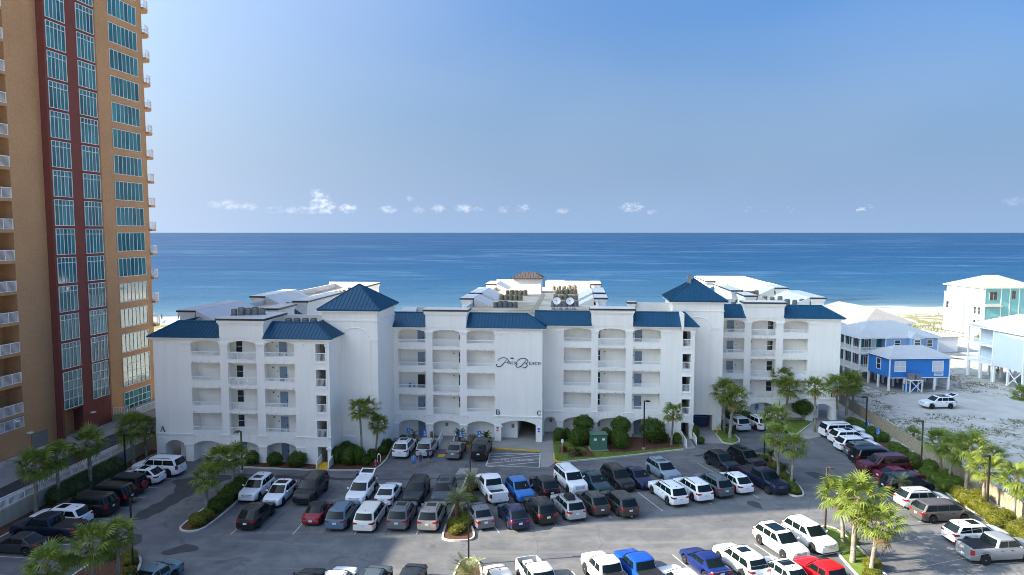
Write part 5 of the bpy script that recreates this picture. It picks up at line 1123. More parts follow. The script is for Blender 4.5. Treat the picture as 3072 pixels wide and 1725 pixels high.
CARS = [
 (-25.32,67.81,265.5,'suv',(.78,.79,.80),'s','white SUV with sunroof facing out, beside the long shrub island'),
 (-22.6,66.56,265.5,'cross',(.78,.79,.80),'p','white crossover with black panoramic roof, between white and black SUVs'),
 (-19.81,67.36,265.5,'big',(.012,.013,.016),'r','large black SUV with chrome grille facing the near lane'),
 (-14.79,66.97,265.5,'suv',(.78,.79,.80),'to','white SUV with raised tailgate and a man standing at its back'),
 (-12.09,66.9,85.5,'sedan',(.78,.79,.80),'','white sedan parked nose-in between a white and a dark SUV'),
 (-9.36,67.02,265.5,'suv',(.015,.022,.026),'r','dark green-black SUV facing out behind the grey SUV'),
 (-6.67,67.02,265.5,'suv',(.05,.07,.09),'rs','slate grey SUV facing out beside the feathery palm'),
 (-23.07,61.46,85.5,'cross',(.012,.013,.016),'','black crossover seen from behind, alone at the row end near the island'),
 (-17.71,62.23,85.5,'beetle',(.22,.008,.02),'','small red convertible with black soft top'),
 (-15.24,61.43,85.5,'suv',(.09,.16,.22),'r','steel blue SUV seen from behind beside the red convertible'),
 (-12.71,61.29,85.5,'van',(.74,.70,.62),'','cream white minivan seen from behind'),
 (-9.87,61.35,85.5,'suv',(.13,.14,.15),'rs','grey SUV seen from behind, between cream minivan and beige SUV'),
 (-7.17,61.23,85.5,'suv',(.30,.27,.24),'rs','beige silver SUV seen from behind, next to the palm island'),
 (-2.04,67.67,107.5,'pickup',(.78,.79,.80),'','white pickup with open bed and black tailgate trim facing the building'),
 (0.74,67.56,287.5,'cross',(.03,.16,.46),'y','bright blue coupe-like crossover facing out beside the white pickup'),
 (3.24,68.6,107.5,'cross',(.012,.013,.016),'','black crossover parked nose-in, between blue crossover and white SUV'),
 (5.95,69.8,287.5,'big',(.78,.79,.80),'ry','large white SUV with dark grille facing out'),
 (8.52,69.84,287.5,'sedan',(.012,.05,.07),'y','dark teal sedan facing out beside the large white SUV'),
 (10.9,70.59,287.5,'suv',(.012,.013,.016),'r','black off-road SUV with roof rails and chrome grille'),
 (13.13,71.08,287.5,'sedan',(.01,.018,.06),'y','dark navy sedan facing out between black and silver-blue SUVs'),
 (16.12,73.0,287.5,'suv',(.20,.26,.33),'rs','silver-blue SUV facing out, standing furthest back in the row'),
 (23.26,75.86,287.5,'cross',(.008,.012,.02),'','black crossover facing out at the upper right row'),
 (26.32,77.03,287.5,'suv',(.008,.009,.014),'s','black SUV facing out next to the small cycad island'),
 (-2.98,61.62,107.5,'sedan',(.16,.16,.18),'','grey sedan seen from behind, right of the palm island'),
 (0.08,61.26,107.5,'cross',(.014,.018,.06),'r','navy crossover seen from behind with bright tail lamps'),
 (2.53,62.54,107.5,'suv',(.022,.018,.018),'r','dark brown SUV with full-width red tail lamp'),
 (5.18,63.38,107.5,'suv',(.36,.37,.38),'rb','silver SUV carrying a black roof box'),
 (7.6,64.32,107.5,'cross',(.06,.055,.055),'r','brown-grey crossover right of the SUV with roof box'),
 (10.07,64.25,107.5,'suv',(.045,.042,.042),'h','charcoal SUV with tow hitch at the gap in the row'),
 (15.25,66.86,107.5,'suv',(.78,.79,.80),'r','white SUV with dark lower bumper right of the empty stall'),
 (17.93,67.8,107.5,'suv',(.78,.79,.80),'r','white rounded SUV, second of the three right-hand light cars'),
 (20.26,68.94,107.5,'suv',(.10,.12,.14),'r','blue-grey SUV between two white SUVs'),
 (22.61,69.67,107.5,'cross',(.78,.79,.80),'r','white crossover seen from behind beside the navy pickup'),
 (25.78,70.16,287.5,'pickup',(.008,.012,.035),'v','dark navy pickup with black grille facing the near lane'),
 (-12.7,81.1,84.7,'suv',(.78,.79,.80),'rs','white SUV parked nose-in nearest the palm trees and hydrant'),
 (-10.03,81.35,84.7,'suv',(.42,.44,.47),'r','silver SUV parked nose-in with a person in red cap behind'),
 (-6.59,80.64,84.7,'sedan',(.17,.18,.18),'','grey sedan parked nose-in before the entrance planting'),
 (-3.6,80.31,84.7,'big',(.012,.013,.016),'s','large black SUV beside the striped no parking zone'),
 (29.87,91.83,102.0,'suv',(.55,.57,.60),'rs','silver-white SUV parked nose-in under the two palms by the garage'),
 (32.68,92.17,102.0,'suv',(.78,.79,.80),'r','white SUV parked nose-in before the right wing, partly behind palm fronds'),
 (-15.0,48.8,85.5,'sedan',(.012,.013,.016),'','black car cut off by the lower frame edge, left of white SUV'),
 (-12.6,48.5,85.5,'suv',(.78,.79,.80),'r','white SUV roof at the lower edge in the shade boundary'),
 (-10.0,48.7,85.5,'suv',(.07,.09,.11),'r','dark blue-grey SUV roof at the lower edge'),
 (-7.4,48.8,265.5,'sedan',(.02,.023,.028),'','dark sedan roof at the lower edge, left of the feathery palm'),
 (-0.7,48.7,287.5,'sedan',(.50,.49,.48),'','silver sedan at the lower edge right of the feathery palm'),
 (1.95,48.95,287.5,'pickup',(.52,.52,.52),'c','silver pickup with cooler in its bed, cab towards the camera'),
 (7.05,50.1,107.5,'pickup',(.80,.78,.74),'v','white pickup with black bed cover pointing to the lane'),
 (9.6,50.5,107.5,'pickup',(.008,.07,.36),'v','bright blue pickup with black bed cover'),
 (14.85,52.2,107.5,'sedan',(.008,.02,.12),'','dark blue sedan with tail lamps at the lower edge'),
 (12.35,48.81,107.5,'suv',(.78,.79,.80),'','white car roof just showing at the lower edge under the wire'),
 (17.7,52.4,107.5,'suv',(.80,.79,.77),'s','white SUV with sunroof beside the dark blue sedan'),
 (22.0,55.59,287.5,'suv',(.80,.79,.77),'rp','white SUV with sunshade and panoramic roof facing the camera'),
 (24.86,56.79,287.5,'suv',(.80,.79,.77),'','white SUV facing the camera beside the lamp post island'),
 (20.16,50.44,107.5,'cross',(.80,.79,.77),'p','white hatchback with dark glass roof left of the red pickup'),
 (23.14,49.26,107.5,'pickup',(.62,.008,.012),'v','bright red pickup at the lower edge'),
 (42.11,87.73,6.0,'big',(.78,.79,.80),'r','large white SUV at the far end of the fence row'),
 (41.91,84.96,6.0,'suv',(.78,.79,.80),'s','white SUV with twin sunroof panels, second from the far end of the fence row'),
 (41.25,82.1,6.0,'suv',(.80,.80,.80),'','plain white SUV, third from the far end of the fence row'),
 (41.3,79.75,6.0,'suv',(.10,.12,.14),'r','dark grey SUV with rails, between white and black SUVs in the fence row'),
 (41.0,77.35,6.0,'big',(.008,.011,.013),'r','large black SUV fifth from the far end of the fence row'),
 (40.33,74.34,186.0,'big',(.085,.012,.022),'r','dark maroon SUV backed in with its grille towards the lane'),
 (40.6,71.68,6.0,'sedan',(.14,.008,.02),'','wine red sedan parked beside the maroon SUV'),
 (39.75,68.84,6.0,'van',(.008,.010,.022),'','black minivan partly behind a small grey-green palm'),
 (39.08,64.83,6.0,'suv',(.40,.41,.42),'r','silver compact SUV in the fence row at the shade edge'),
 (39.1,61.93,6.0,'van',(.085,.075,.07),'','bronze grey minivan in sun along the fence row'),
 (39.11,57.27,6.0,'suv',(.80,.79,.77),'s','white SUV with sunroof in sun behind the silver pickup'),
 (38.75,54.1,6.0,'pickup',(.24,.25,.26),'v','silver pickup with black bed cover at the lower right corner'),
 (-38.07,73.76,173.0,'big',(.78,.79,.80),'r','large white SUV with roof rails by the left arch of the building'),
 (-38.66,71.27,173.0,'cross',(.78,.79,.80),'ps','white crossover with black roof parked beside the hedge'),
 (-39.0,68.37,173.0,'jeep',(.012,.013,.014),'','dark boxy off-roader with spare wheel on its back'),
 (-39.1,65.7,173.0,'big',(.012,.011,.012),'r','black SUV with roof rails beside the dark boxy off-roader'),
 (-39.34,63.15,173.0,'big',(.016,.014,.018),'','black long SUV left of the white SUV in the wall row'),
 (-40.3,60.75,173.0,'suv',(.78,.79,.80),'s','white SUV between black SUV and dark pickup along the left wall'),
 (-39.6,58.1,173.0,'pickup',(.01,.016,.035),'v','dark blue pickup parked nose-in along the left wall'),
 (-40.41,55.54,173.0,'sedan',(.03,.035,.04),'','dark grey sedan at the near end of the left wall row'),
 (-26.64,49.64,250.0,'sedan',(.09,.17,.21),'','teal grey car cut by the lower edge beside a lamp post'),
 (63.47,102.71,183.0,'suv',(.78,.79,.80),'prt','white SUV with black wheels and open tailgate on the sand lot'),
]
for c in CARS: car(*c)
def cooler():
    b = MB(); b.box(-.35, .35, -.22, .22, 0, .36); b.box(-.37, .37, -.24, .24, .36, .44)
    tag(b.build('cooler', M_['siding_white'], loc=(1.2, 50.95, .876), rot=R(20)), 'pale cooler standing in the open bed of the silver pickup', 'cooler')
cooler()
# ------------------------------------------------------------------ people
defm('shirt_blue', (.10,.30,.55), .8, var=.05); defm('shirt_grey', (.33,.38,.38), .8, var=.05); defm('shirt_navy', (.03,.05,.11), .8, var=.05); defm('shorts_blue', (.06,.16,.34), .8, var=.05); defm('shorts_dark', (.03,.045,.07), .8, var=.05); defm('cap_red', (.35,.02,.05), .7, var=0); defm('cap_blue', (.05,.16,.45), .7, var=0); defm('hair', (.05,.035,.025), .8, var=0); defm('shoe', (.03,.03,.035), .7, var=0)
def person(x, y, rz, lab, shirt, shorts, cap=None, h=1.75, arms='down', lean=0., stride=.10):
    s = h / 1.75
    J = {'pel': (0,0,.95), 'wst': (.0,0,1.10), 'chs': (.02 + lean*.5,0,1.32), 'nck': (.02 + lean,0,1.49), 'hd0': (.04 + lean,0,1.58), 'hd1': (.05 + lean,0,1.72)}
    for sd, n in ((1,'l'), (-1,'r')):
        f = stride * sd
        J['hip'+n] = (0, .095*sd, .90); J['kne'+n] = (.03 + f*.5, .11*sd, .50); J['ank'+n] = (f, .12*sd, .09); J['toe'+n] = (f + .17, .135*sd, .04)
        J['sho'+n] = (.0 + lean*.8, .185*sd, 1.42)
        if arms == 'down': J['elb'+n] = (-.03 + lean*.5 - f*.4, .245*sd, 1.14); J['wri'+n] = (.06 + lean*.4 - f*.6, .25*sd, .90); J['han'+n] = (.09 + lean*.4 - f*.7, .245*sd, .80)
        else: J['elb'+n] = (.08 + lean*.6, .23*sd, 1.18); J['wri'+n] = (.27 + lean, .14*sd, 1.20); J['han'+n] = (.36 + lean, .12*sd, 1.24)
    rad = dict(pel=.145, wst=.13, chs=.155, nck=.058, hd0=.085, hd1=.075)
    for n in 'lr': rad.update({'hip'+n: .095, 'kne'+n: .062, 'ank'+n: .042, 'toe'+n: .036, 'sho'+n: .07, 'elb'+n: .044, 'wri'+n: .032, 'han'+n: .034})
    E_ = [('pel','wst'),('wst','chs'),('chs','nck'),('nck','hd0'),('hd0','hd1')]
    for n in 'lr': E_ += [('pel','hip'+n),('hip'+n,'kne'+n),('kne'+n,'ank'+n),('ank'+n,'toe'+n),('chs','sho'+n),('sho'+n,'elb'+n),('elb'+n,'wri'+n),('wri'+n,'han'+n)]
    ks = list(J); me = bpy.data.meshes.new('person'); me.from_pydata([Vector(J[k]) * s for k in ks], [(ks.index(a), ks.index(b)) for a, b in E_], [])
    o = bpy.data.objects.new('person', me); COL.objects.link(o); md = o.modifiers.new('skin', 'SKIN'); md.use_smooth_shade = True
    for v, k in zip(me.skin_vertices[0].data, ks): v.radius = (rad[k] * s, rad[k] * s * (.82 if k in ('wst', 'chs', 'pel') else 1)); v.use_root = k == 'pel'
    o.modifiers.new('sub', 'SUBSURF').levels = 1
    dg = bpy.context.evaluated_depsgraph_get(); nm = bpy.data.meshes.new_from_object(o.evaluated_get(dg)); o.modifiers.clear(); o.data = nm
    for m in ('skin', shirt, shorts, 'shoe', 'hair'): nm.materials.append(M_[m])
    for p in nm.polygons:
        c = p.center / s; w = abs(c.y)
        if c.z < .07: i = 3
        elif .56 < c.z < .99 and w < .21: i = 2
        elif .99 <= c.z < 1.475 and (w < .235 and (c.z > 1.22 or w < .2)): i = 1
        elif c.z > 1.66 or (c.z > 1.55 and c.x < .03 + lean): i = 4
        else: i = 0
        p.material_index = i; p.use_smooth = True
    o.location = (x, y, 0); o.rotation_euler = (0, 0, rz); tag(o, lab, 'person')
    if cap:
        b = MB(); b.lathe([(.105, -.02), (.11, .04), (.07, .09), (.01, .105)], 12); b.box(.06, .21, -.07, .07, -.02, .0); b.build('cap', M_[cap], o, 40, loc=((.05 + lean) * s, 0, 1.71 * s))
    return o
person(-10.8, 75.3, R(95), 'person in bright blue tank top and blue shorts walking in the lot', 'shirt_blue', 'shorts_blue', h=1.8)
person(-10.2, 76.2, R(80), 'person in dark blue top with straw-coloured hair beside the blue tank top', 'shirt_navy', 'shorts_blue', 'ac_tan', h=1.6)
person(-9.5, 77.5, R(75), 'person with red cap and dark clothes behind the silver SUV', 'shirt_navy', 'shorts_dark', 'cap_red', h=1.78, arms='up')
person(-13.55, 68.6, R(170), 'person in pale grey shirt and dark shorts beside the open tailgate', 'shirt_grey', 'shorts_dark', h=1.8, arms='up')
person(-16.0, 70.0, R(-20), 'person in blue cap bending at the back of the white SUV', 'shirt_navy', 'shorts_dark', 'cap_blue', h=1.7, arms='up', lean=.12)
# ------------------------------------------------------------------ palms
def fan_frond(seed, dry=False):
    rnd = random.Random(seed); b = MB(); pl = rnd.uniform(.85, 1.15); R_ = rnd.uniform(.80, .98)
    pts = [(0, 0, 0), (pl * .5, 0, .05), (pl, 0, -.02)]
    for (xa, _, za), (xb, _, zb) in zip(pts[:-1], pts[1:]): b.face([(xa, -.02, za), (xb, -.016, zb), (xb, .016, zb), (xa, .02, za)])
    n = 18
    for i in range(n):
        a = R(-128 + 256 * (i + .5) / n) * .97; l = R_ * (.62 + .42 * math.cos(a * .62)) * rnd.uniform(.9, 1.08); w = .052
        d = Vector((math.cos(a), math.sin(a), 0)); s = Vector((-d.y, d.x, 0)); o = Vector((pl - .06, 0, -.02))
        fold = .10 * math.cos(a * 1.0); mid = o + d * l * .55 + Vector((0, 0, -.05 + fold - .10 * abs(math.sin(a)))); tip = o + d * l * .98 + Vector((0, 0, -rnd.uniform(.22, .5) * l))
        p0, p1 = o - s * .008, o + s * .008
        b.raw([p0, p1, mid + s * w, mid - s * w, tip], [(0, 1, 2, 3), (3, 2, 4)])
    return b.mesh('frond', M_['frond_dry' if dry else 'frond'], fix=False)
FANS = [fan_frond(i) for i in range(6)]; DRY = [fan_frond(20 + i, True) for i in range(2)]
def palm_trunk(h, lean, r0, rnd):
    b = MB(); n = 9; pts = []; rad = []
    bow = rnd.uniform(-.12, .12)
    for i in range(n + 1):
        t = i / n; pts.append((lean * t ** 1.5 + bow * math.sin(math.pi * t), bow * .6 * math.sin(math.pi * t * .9), -.1 + (h + .1) * t)); rad.append(r0 * (1.25 - .3 * t if t < .12 else 1.08 - .22 * t) * rnd.uniform(.96, 1.05))
    b.tube(pts, rad, 9); return b, pts, rad
def palm(x, y, h, lean, lab, group, sc=1., n=34, boots=True, seed=0):
    rnd = random.Random(seed); h = max(h - .55, .8)
    e = empty('cabbage_palm', (x, y, 0), rnd.uniform(-.1, .1), lab, 'palm tree', group)
    b, pts, rad = palm_trunk(h, lean, .15 * sc, rnd); b.build('trunk', M_['trunk'], e, 60)
    top = Vector(pts[-1])
    bt = MB()
    for i in range(26):                        # old leaf bases below the crown
        a = i * 2.4; z = h - .12 - (i / 26) * (1.0 if boots else .45); t = z / h; c = Vector((lean * t ** 1.5, 0, z)); d = Vector((math.cos(a), math.sin(a), 0)); s = Vector((-d.y, d.x, 0)) * .05
        q = c + d * .13 * sc; q2 = q + d * rnd.uniform(.07, .14) * sc + Vector((0, 0, .22))
        bt.hexa([q - s - d * .05, q + s - d * .05, q + s, q - s], [q2 - s * .6 - d * .03, q2 + s * .6 - d * .03, q2 + s * .6, q2 - s * .6])
    bt.build('leaf_base', M_['boot'], e)
    for i in range(n):
        f = (i + .5) / n; el = 82 - 128 * f ** .92 + rnd.uniform(-10, 10); a = i * 137.5 + rnd.uniform(-14, 14); s = sc * rnd.uniform(.85, 1.12) * (1.0 if f > .15 else .8)
        dry = f > .93 and rnd.random() < .7
        put('frond', (DRY if dry else FANS)[rnd.randrange(2 if dry else 6)], e, top + Vector((0, 0, -.18 * f)), (rnd.uniform(-.25, .25), -R(el), R(a)), s)
    return e
PALMS = [
 (-44.2,63.2,5.0,0,'cabbage palm before the tan wall, nearest the left frame edge',1.05),(-43.6,65.4,5.1,0,'cabbage palm second from the left along the tan wall',.95),(-42.7,69.0,5.2,-.1,'full cabbage palm rising from the clipped hedge by the tan wall',1.1),
 (-42.1,76.1,4.9,-.2,'dense cabbage palm at the far end of the tan wall',1.1),(-42.2,79.2,4.2,-.1,'cabbage palm half hidden behind the dense palm at the left corner',.9),
 (-29.9,47.8,4.5,.2,'bright cabbage palm at the lower left, middle of three',1.0),(-28.9,49.4,4.5,.1,'cabbage palm at the lower left beside the lamp post',.85),(-31.4,45.6,3.9,.1,'low cabbage palm crown at the lower left corner',.95),
 (-28.2,62.4,4.2,.3,'nearest cabbage palm on the long shrub island',.85),(-28.2,65.0,5.0,.4,'middle cabbage palm on the long shrub island',.95),(-28.0,68.4,4.2,.3,'far cabbage palm on the long shrub island',.85),
 (-17.0,77.6,6.6,-.2,'tall cabbage palm with slim trunk by the generator, left one',.8),(-16.9,80.4,6.2,.3,'tall cabbage palm behind its twin by the generator',.8),(-15.9,79.7,4.3,.4,'short cabbage palm with drooping fronds near the pink hydrant',.75),
 (19.5,84.0,4.5,.2,'single cabbage palm in the mulch bed by the ramp',.75),(27.8,89.8,5.8,-.2,'left of the two full palms beside the garage opening',1.1),(27.5,86.6,5.7,.4,'right of the two full palms beside the garage opening',1.2),
 (37.0,95.7,6.5,.3,'tallest palm before the right wing, behind its neighbour',1.0),(37.2,93.7,5.4,.4,'palm with brown boots before the right wing arches',1.0),(39.5,89.6,6.5,-.2,'slim palm on the path corner before the right wing',.9),
 (44.2,93.5,5.8,-.3,'palm at the outer corner of the right wing',1.0),(46.7,96.1,5.6,.1,'palm behind the right wing corner near the board fence',1.15),
 (28.5,73.0,4.9,-.3,'cabbage palm in the middle of the right island',.95),(28.5,69.7,4.8,.1,'near cabbage palm of the right island by the navy pickup',.9),(29.5,76.6,5.9,-.3,'far cabbage palm of the right island',.95),
 (27.5,56.4,4.8,-.5,'half hidden palm behind the big sunlit palm',1.0),(26.9,53.4,5.7,.3,'big sunlit palm at the lower right island',1.25),(27.4,51.6,4.4,.5,'shorter sunlit palm at the lower right island',1.05),
 (45.9,73.0,4.3,-.4,'palm along the board fence, left of the pair',.95),(45.3,70.7,4.1,.2,'palm along the board fence, right of the pair',.95),(44.7,67.2,5.4,.3,'tallest palm along the board fence',1.1),(44.9,64.8,4.1,0,'short palm beside the dark lamp post at the board fence',.95),(45.3,61.4,4.3,.1,'palm at the right frame edge by the board fence',1.05)]
for i, (x, y, h, l, lab, sc) in enumerate(PALMS): palm(x, y, h + .25, l, lab, 'cabbage palms', sc * 1.06, 30, seed=i)
for i, (x, y, h, sc, lab) in enumerate([(73.5,122.5,2.6,1.1,'leafy palm right of the blue house'),(76.5,124,2.9,1.0,'second palm right of the blue house, nearer the path'),(80.0,108,1.2,1.2,'low palmetto clump beside the sandy track'),(52.5,80.5,1.3,1.25,'low palmetto beside the board fence, left one'),(54.5,77.5,1.0,1.0,'low palmetto beside the board fence, right one'),(90,128,1.8,.6,'small young palm on the sand between the houses'),(52.5,106,3.2,1.1,'palm thicket beside the blue house porch'),(54.5,111,3.0,1.1,'second palm of the thicket beside the blue house porch'),(50.6,86.5,.8,.7,'tiny palmetto behind the board fence'),(108.5,160,2.2,1.0,'palm beside the mint green house')]):
    palm(x, y, h, 0, lab, 'palms on the sand', sc, 26, False, 60 + i)
def feather_frond(seed, m, L=1.5, droop=.9, n=18, lw=.34):
    rnd = random.Random(seed); b = MB(); P = []
    for i in range(n + 1): t = i / n; P.append(Vector((L * (t - .18 * t * t * droop), 0, .5 * L * (.55 * t - droop * t * t))))
    for i in range(n): b.face([P[i] + Vector((0, -.012, 0)), P[i+1] + Vector((0, -.01, 0)), P[i+1] + Vector((0, .01, 0)), P[i] + Vector((0, .012, 0))])
    for i in range(2, n + 1):
        for s in (1, -1):
            l = lw * math.sin(math.pi * (.12 + .85 * i / n)) + .06; d = Vector((.45, s, .25)).normalized() * l; w = Vector((.022, 0, 0)); tip = P[i] + d + Vector((0, 0, -.06))
            b.face([P[i] - w, P[i] + w, tip])
    return b.mesh('frond', M_[m], fix=False)
PINDO = [feather_frond(i, 'feather') for i in range(3)]; SAGO = [feather_frond(9 + i, 'sago', .95, .8, 16, .2) for i in range(3)]
def feather_palm(x, y, h, lab, kind='pindo', sc=1., n=26, seed=0):
    rnd = random.Random(seed); F_ = PINDO if kind == 'pindo' else SAGO
    e = empty('pindo_palm' if kind == 'pindo' else 'sago_palm', (x, y, .08), 0, lab, 'palm tree' if kind == 'pindo' else 'cycad', 'feather palms' if kind == 'pindo' else 'cycads')
    b = MB(); r = .19 if kind == 'pindo' else .15; b.tube([(0, 0, -.1), (0, 0, h * .5), (.02, 0, h)], [r * 1.1, r, r * .9], 9)
    for i in range(22):
        a = i * 2.4; z = h * (.15 + .85 * i / 22); d = Vector((math.cos(a), math.sin(a), 0)); s = Vector((-d.y, d.x, 0)) * .05; q = Vector((0, 0, z)) + d * r * .95
        b.hexa([q - s - d * .04, q + s - d * .04, q + s, q - s], [q - s * .5 + d * .06 + Vector((0, 0, .16)), q + s * .5 + d * .06 + Vector((0, 0, .16)), q + s * .5 + d * .09 + Vector((0, 0, .16)), q - s * .5 + d * .09 + Vector((0, 0, .16))])
    b.build('trunk', M_['boot'], e)
    for i in range(n):
        f = (i + .5) / n; put('frond', F_[i % 3], e, (0, 0, h - .05), (rnd.uniform(-.3, .3), -R(68 - 88 * f + rnd.uniform(-8, 8)), R(i * 137.5 + rnd.uniform(-10, 10))), sc * rnd.uniform(.85, 1.1))
feather_palm(-5.0, 61.9, 1.6, 'feathery palm at the near end of the centre island', sc=1.25, n=32, seed=1)
feather_palm(-4.1, 67.6, 1.3, 'blue-green feathery palm further up the centre island', sc=1.1, n=30, seed=2)
feather_palm(-3.2, 48.6, 1.5, 'feathery palm crown at the lower frame edge', sc=1.2, n=30, seed=3)
feather_palm(38.2, 67.0, 1.5, 'small grey-green feathery palm beside the black minivan', sc=.95, n=24, seed=4)
for i, (x, y, h, s, lab) in enumerate([(-12.2,85.4,1.0,.95,'sparse cycad with open crown beside the first blue sign'),(-6.5,84.9,.9,1.25,'full cycad right of the entrance ramp'),(-4.6,84.8,.5,.85,'small pale cycad between two full cycads'),(-3.2,84.6,.8,1.15,'full cycad nearest the entrance pillar'),(29.3,77.6,.9,1.0,'cycad on the far end of the right island'),(29.2,73.4,.6,.9,'cycad between the palms of the right island'),(27.3,54.2,.9,1.5,'big sunlit cycad beside the lower right palms'),(7.6,80.0,.3,1.1,'low cycad in front of the green transformer box'),(6.2,81.3,.25,.9,'low cycad at the lawn edge by the red bollard')]):
    feather_palm(x, y, h, lab, 'sago', s, 8 if i == 0 else 28, 30 + i)
b = MB(); b.tube([(0, 0, 0), (.02, 0, .6), (0, 0, 1.25)], [.2, .19, .14], 9); tag(b.build('palm_stump', M_['boot'], loc=(-10.0, 85.3, .09)), 'bare brown palm stump beside the second blue sign', 'stump')
# ------------------------------------------------------------------ shrubs, hedges
def bush_mesh(seed, m, n=2600, leaf=.075, rough=.10, box=False):
    rnd = random.Random(seed); b = MB(); ph = [rnd.uniform(0, 6.28) for _ in range(6)]
    def rad(d): return 1 + rough * (math.sin(d.x * 4 + ph[0]) * math.sin(d.y * 4.6 + ph[1]) + .6 * math.sin(d.z * 7 + ph[2]) * math.sin(d.x * 9 + ph[3]) + .5 * math.sin(d.y * 11 + ph[4]))
    core = []; k = 12
    for i in range(k // 2 + 1):
        for j in range(k):
            t, p = math.pi * i / (k // 2), 2 * math.pi * j / k; d = Vector((math.sin(t) * math.cos(p), math.sin(t) * math.sin(p), math.cos(t))); core.append(d * rad(d) * .84)
    b.raw(core, [(i*k+j, i*k+(j+1)%k, (i+1)*k+(j+1)%k, (i+1)*k+j) for i in range(k // 2) for j in range(k)])
    for _ in range(n):
        d = Vector((rnd.gauss(0, 1), rnd.gauss(0, 1), rnd.gauss(.15, 1))).normalized(); p = d * rad(d) * rnd.uniform(.84, 1.04)
        u = (d + Vector((rnd.gauss(0, .55), rnd.gauss(0, .55), rnd.gauss(.2, .5)))).normalized(); s = u.cross(Vector((rnd.gauss(0, 1), rnd.gauss(0, 1), rnd.gauss(0, 1)))).normalized() * leaf * .55; l = u * leaf * rnd.uniform(1.1, 2.0)
        b.face([p - s, p + l * .5 - s * .2 + s * 0, p + l, p + s])
    return b.mesh('foliage', M_[m], fix=False)
BUSH = {k: [bush_mesh(i * 7 + len(k), k) for i in range(3)] for k in ('shrub', 'shrub_dark', 'shrub_yellow', 'hedge')}
def stem_mesh(): b = MB(); b.tube([(0, 0, -.05), (0, 0, .5)], [.06, .05], 6); b.tube([(0, 0, .2), (.15, .1, .6)], [.04, .03], 5); b.tube([(0, 0, .2), (-.15, -.05, .6)], [.04, .03], 5); return b.mesh('stem', M_['trunk'])
STEM = stem_mesh(); cnt = [0]
NTH = ['first','second','third','fourth','fifth','sixth','seventh','eighth','ninth','tenth','eleventh','twelfth','thirteenth','fourteenth','fifteenth','sixteenth','seventeenth','eighteenth','nineteenth','twentieth','last']
def ranked(pts): return sorted(pts, key=lambda p: -p[1])
def bush(x, y, rx, ry, rz, z0, kind, lab, group, name='round_shrub', cat='shrub', stem=False):
    cnt[0] += 1; e = empty(name, (x, y, .08), 0, lab, cat, group)
    put('foliage', BUSH[kind][cnt[0] % 3], e, (0, 0, z0 + rz * .92), (0, 0, cnt[0] * 1.7), (rx, ry, rz)); put('stem', STEM, e, sc=(1, 1, max(.5, z0 + .4)))
for i, (x, y) in enumerate(ranked([(45.4,81.3),(44.9,79.1),(45.2,77.0),(44.3,75.3),(45.6,74.7),(43.9,72.3),(45.0,73.4),(43.8,70.4),(45.2,71.3),(43.5,68.4),(44.9,69.2),(43.7,66.6),(43.4,65.1),(45.0,65.9),(43.5,63.6),(43.3,61.9),(42.9,60.1),(44.2,60.9),(43.5,58.4),(44.6,58.9),(43.0,56.6)])):
    s = random.uniform(.8, 1.02); bush(x, y, s, s * .95, s * .72, 0, 'shrub_yellow' if y < 67 else 'shrub', 'clipped shrub along the board fence, %s from the far end' % NTH[i], 'clipped shrubs along the board fence')
for i, (x, y, s) in enumerate(ranked([(-27.9,60.2,.75),(-27.6,61.4,.65),(-27.6,63.3,.85),(-27.5,65.0,.85),(-27.4,66.7,.95),(-27.4,68.7,.95),(-27.5,69.6,.6)])): bush(x, y, s, s, s * .8, 0, 'shrub_yellow' if y < 63 else 'shrub', 'round shrub on the long left island, %s from the far end' % NTH[i], 'shrubs on the long left island')
for x, y, rx, rz, z0, lab in [(7.9,83.5,.95,1.15,0,'clipped shrub left of the green transformer, front'),(13.0,82.6,1.0,1.25,0,'clipped shrub right of the green transformer, front'),(9.0,84.6,1.1,.9,0,'clipped shrub behind left of the green transformer'),(11.6,84.6,.8,1.0,0,'small clipped shrub behind the green transformer'),(13.2,84.3,.9,1.1,0,'clipped shrub behind right of the green transformer'),(9.0,86.3,1.25,.95,1.2,'domed tree-shrub at the left arch'),(13.6,85.9,1.25,1.0,1.0,'domed tree-shrub before the middle arch'),(17.4,84.9,1.5,1.35,.4,'largest round shrub beside the lamp post'),(40.2,95.2,1.35,1.05,.9,'domed shrub before the right wing by the path')]:
    bush(x, y, rx, rx, rz, z0, 'shrub_dark', lab, 'clipped shrubs on the lawn')
for i, (x, y, s, h) in enumerate(ranked([(-19.6,77.3,.85,1.0),(-18.3,76.6,.8,.95),(-17.2,76.9,.75,1.0),(-18.4,78.6,.9,.9),(-16.3,76.4,.6,.5),(-15.9,77.9,.6,.5),(-16.2,79.3,.55,.5),(-15.4,81.5,.8,.7),(-15.2,80.2,.65,.55),(-19.2,79.5,.8,.9),(-15.1,83.3,.6,.5)])): bush(x, y, s, s, h, 0, 'shrub_dark', 'dark clipped shrub in the generator bed, %s counting from the building' % NTH[i], 'shrubs in the generator bed')
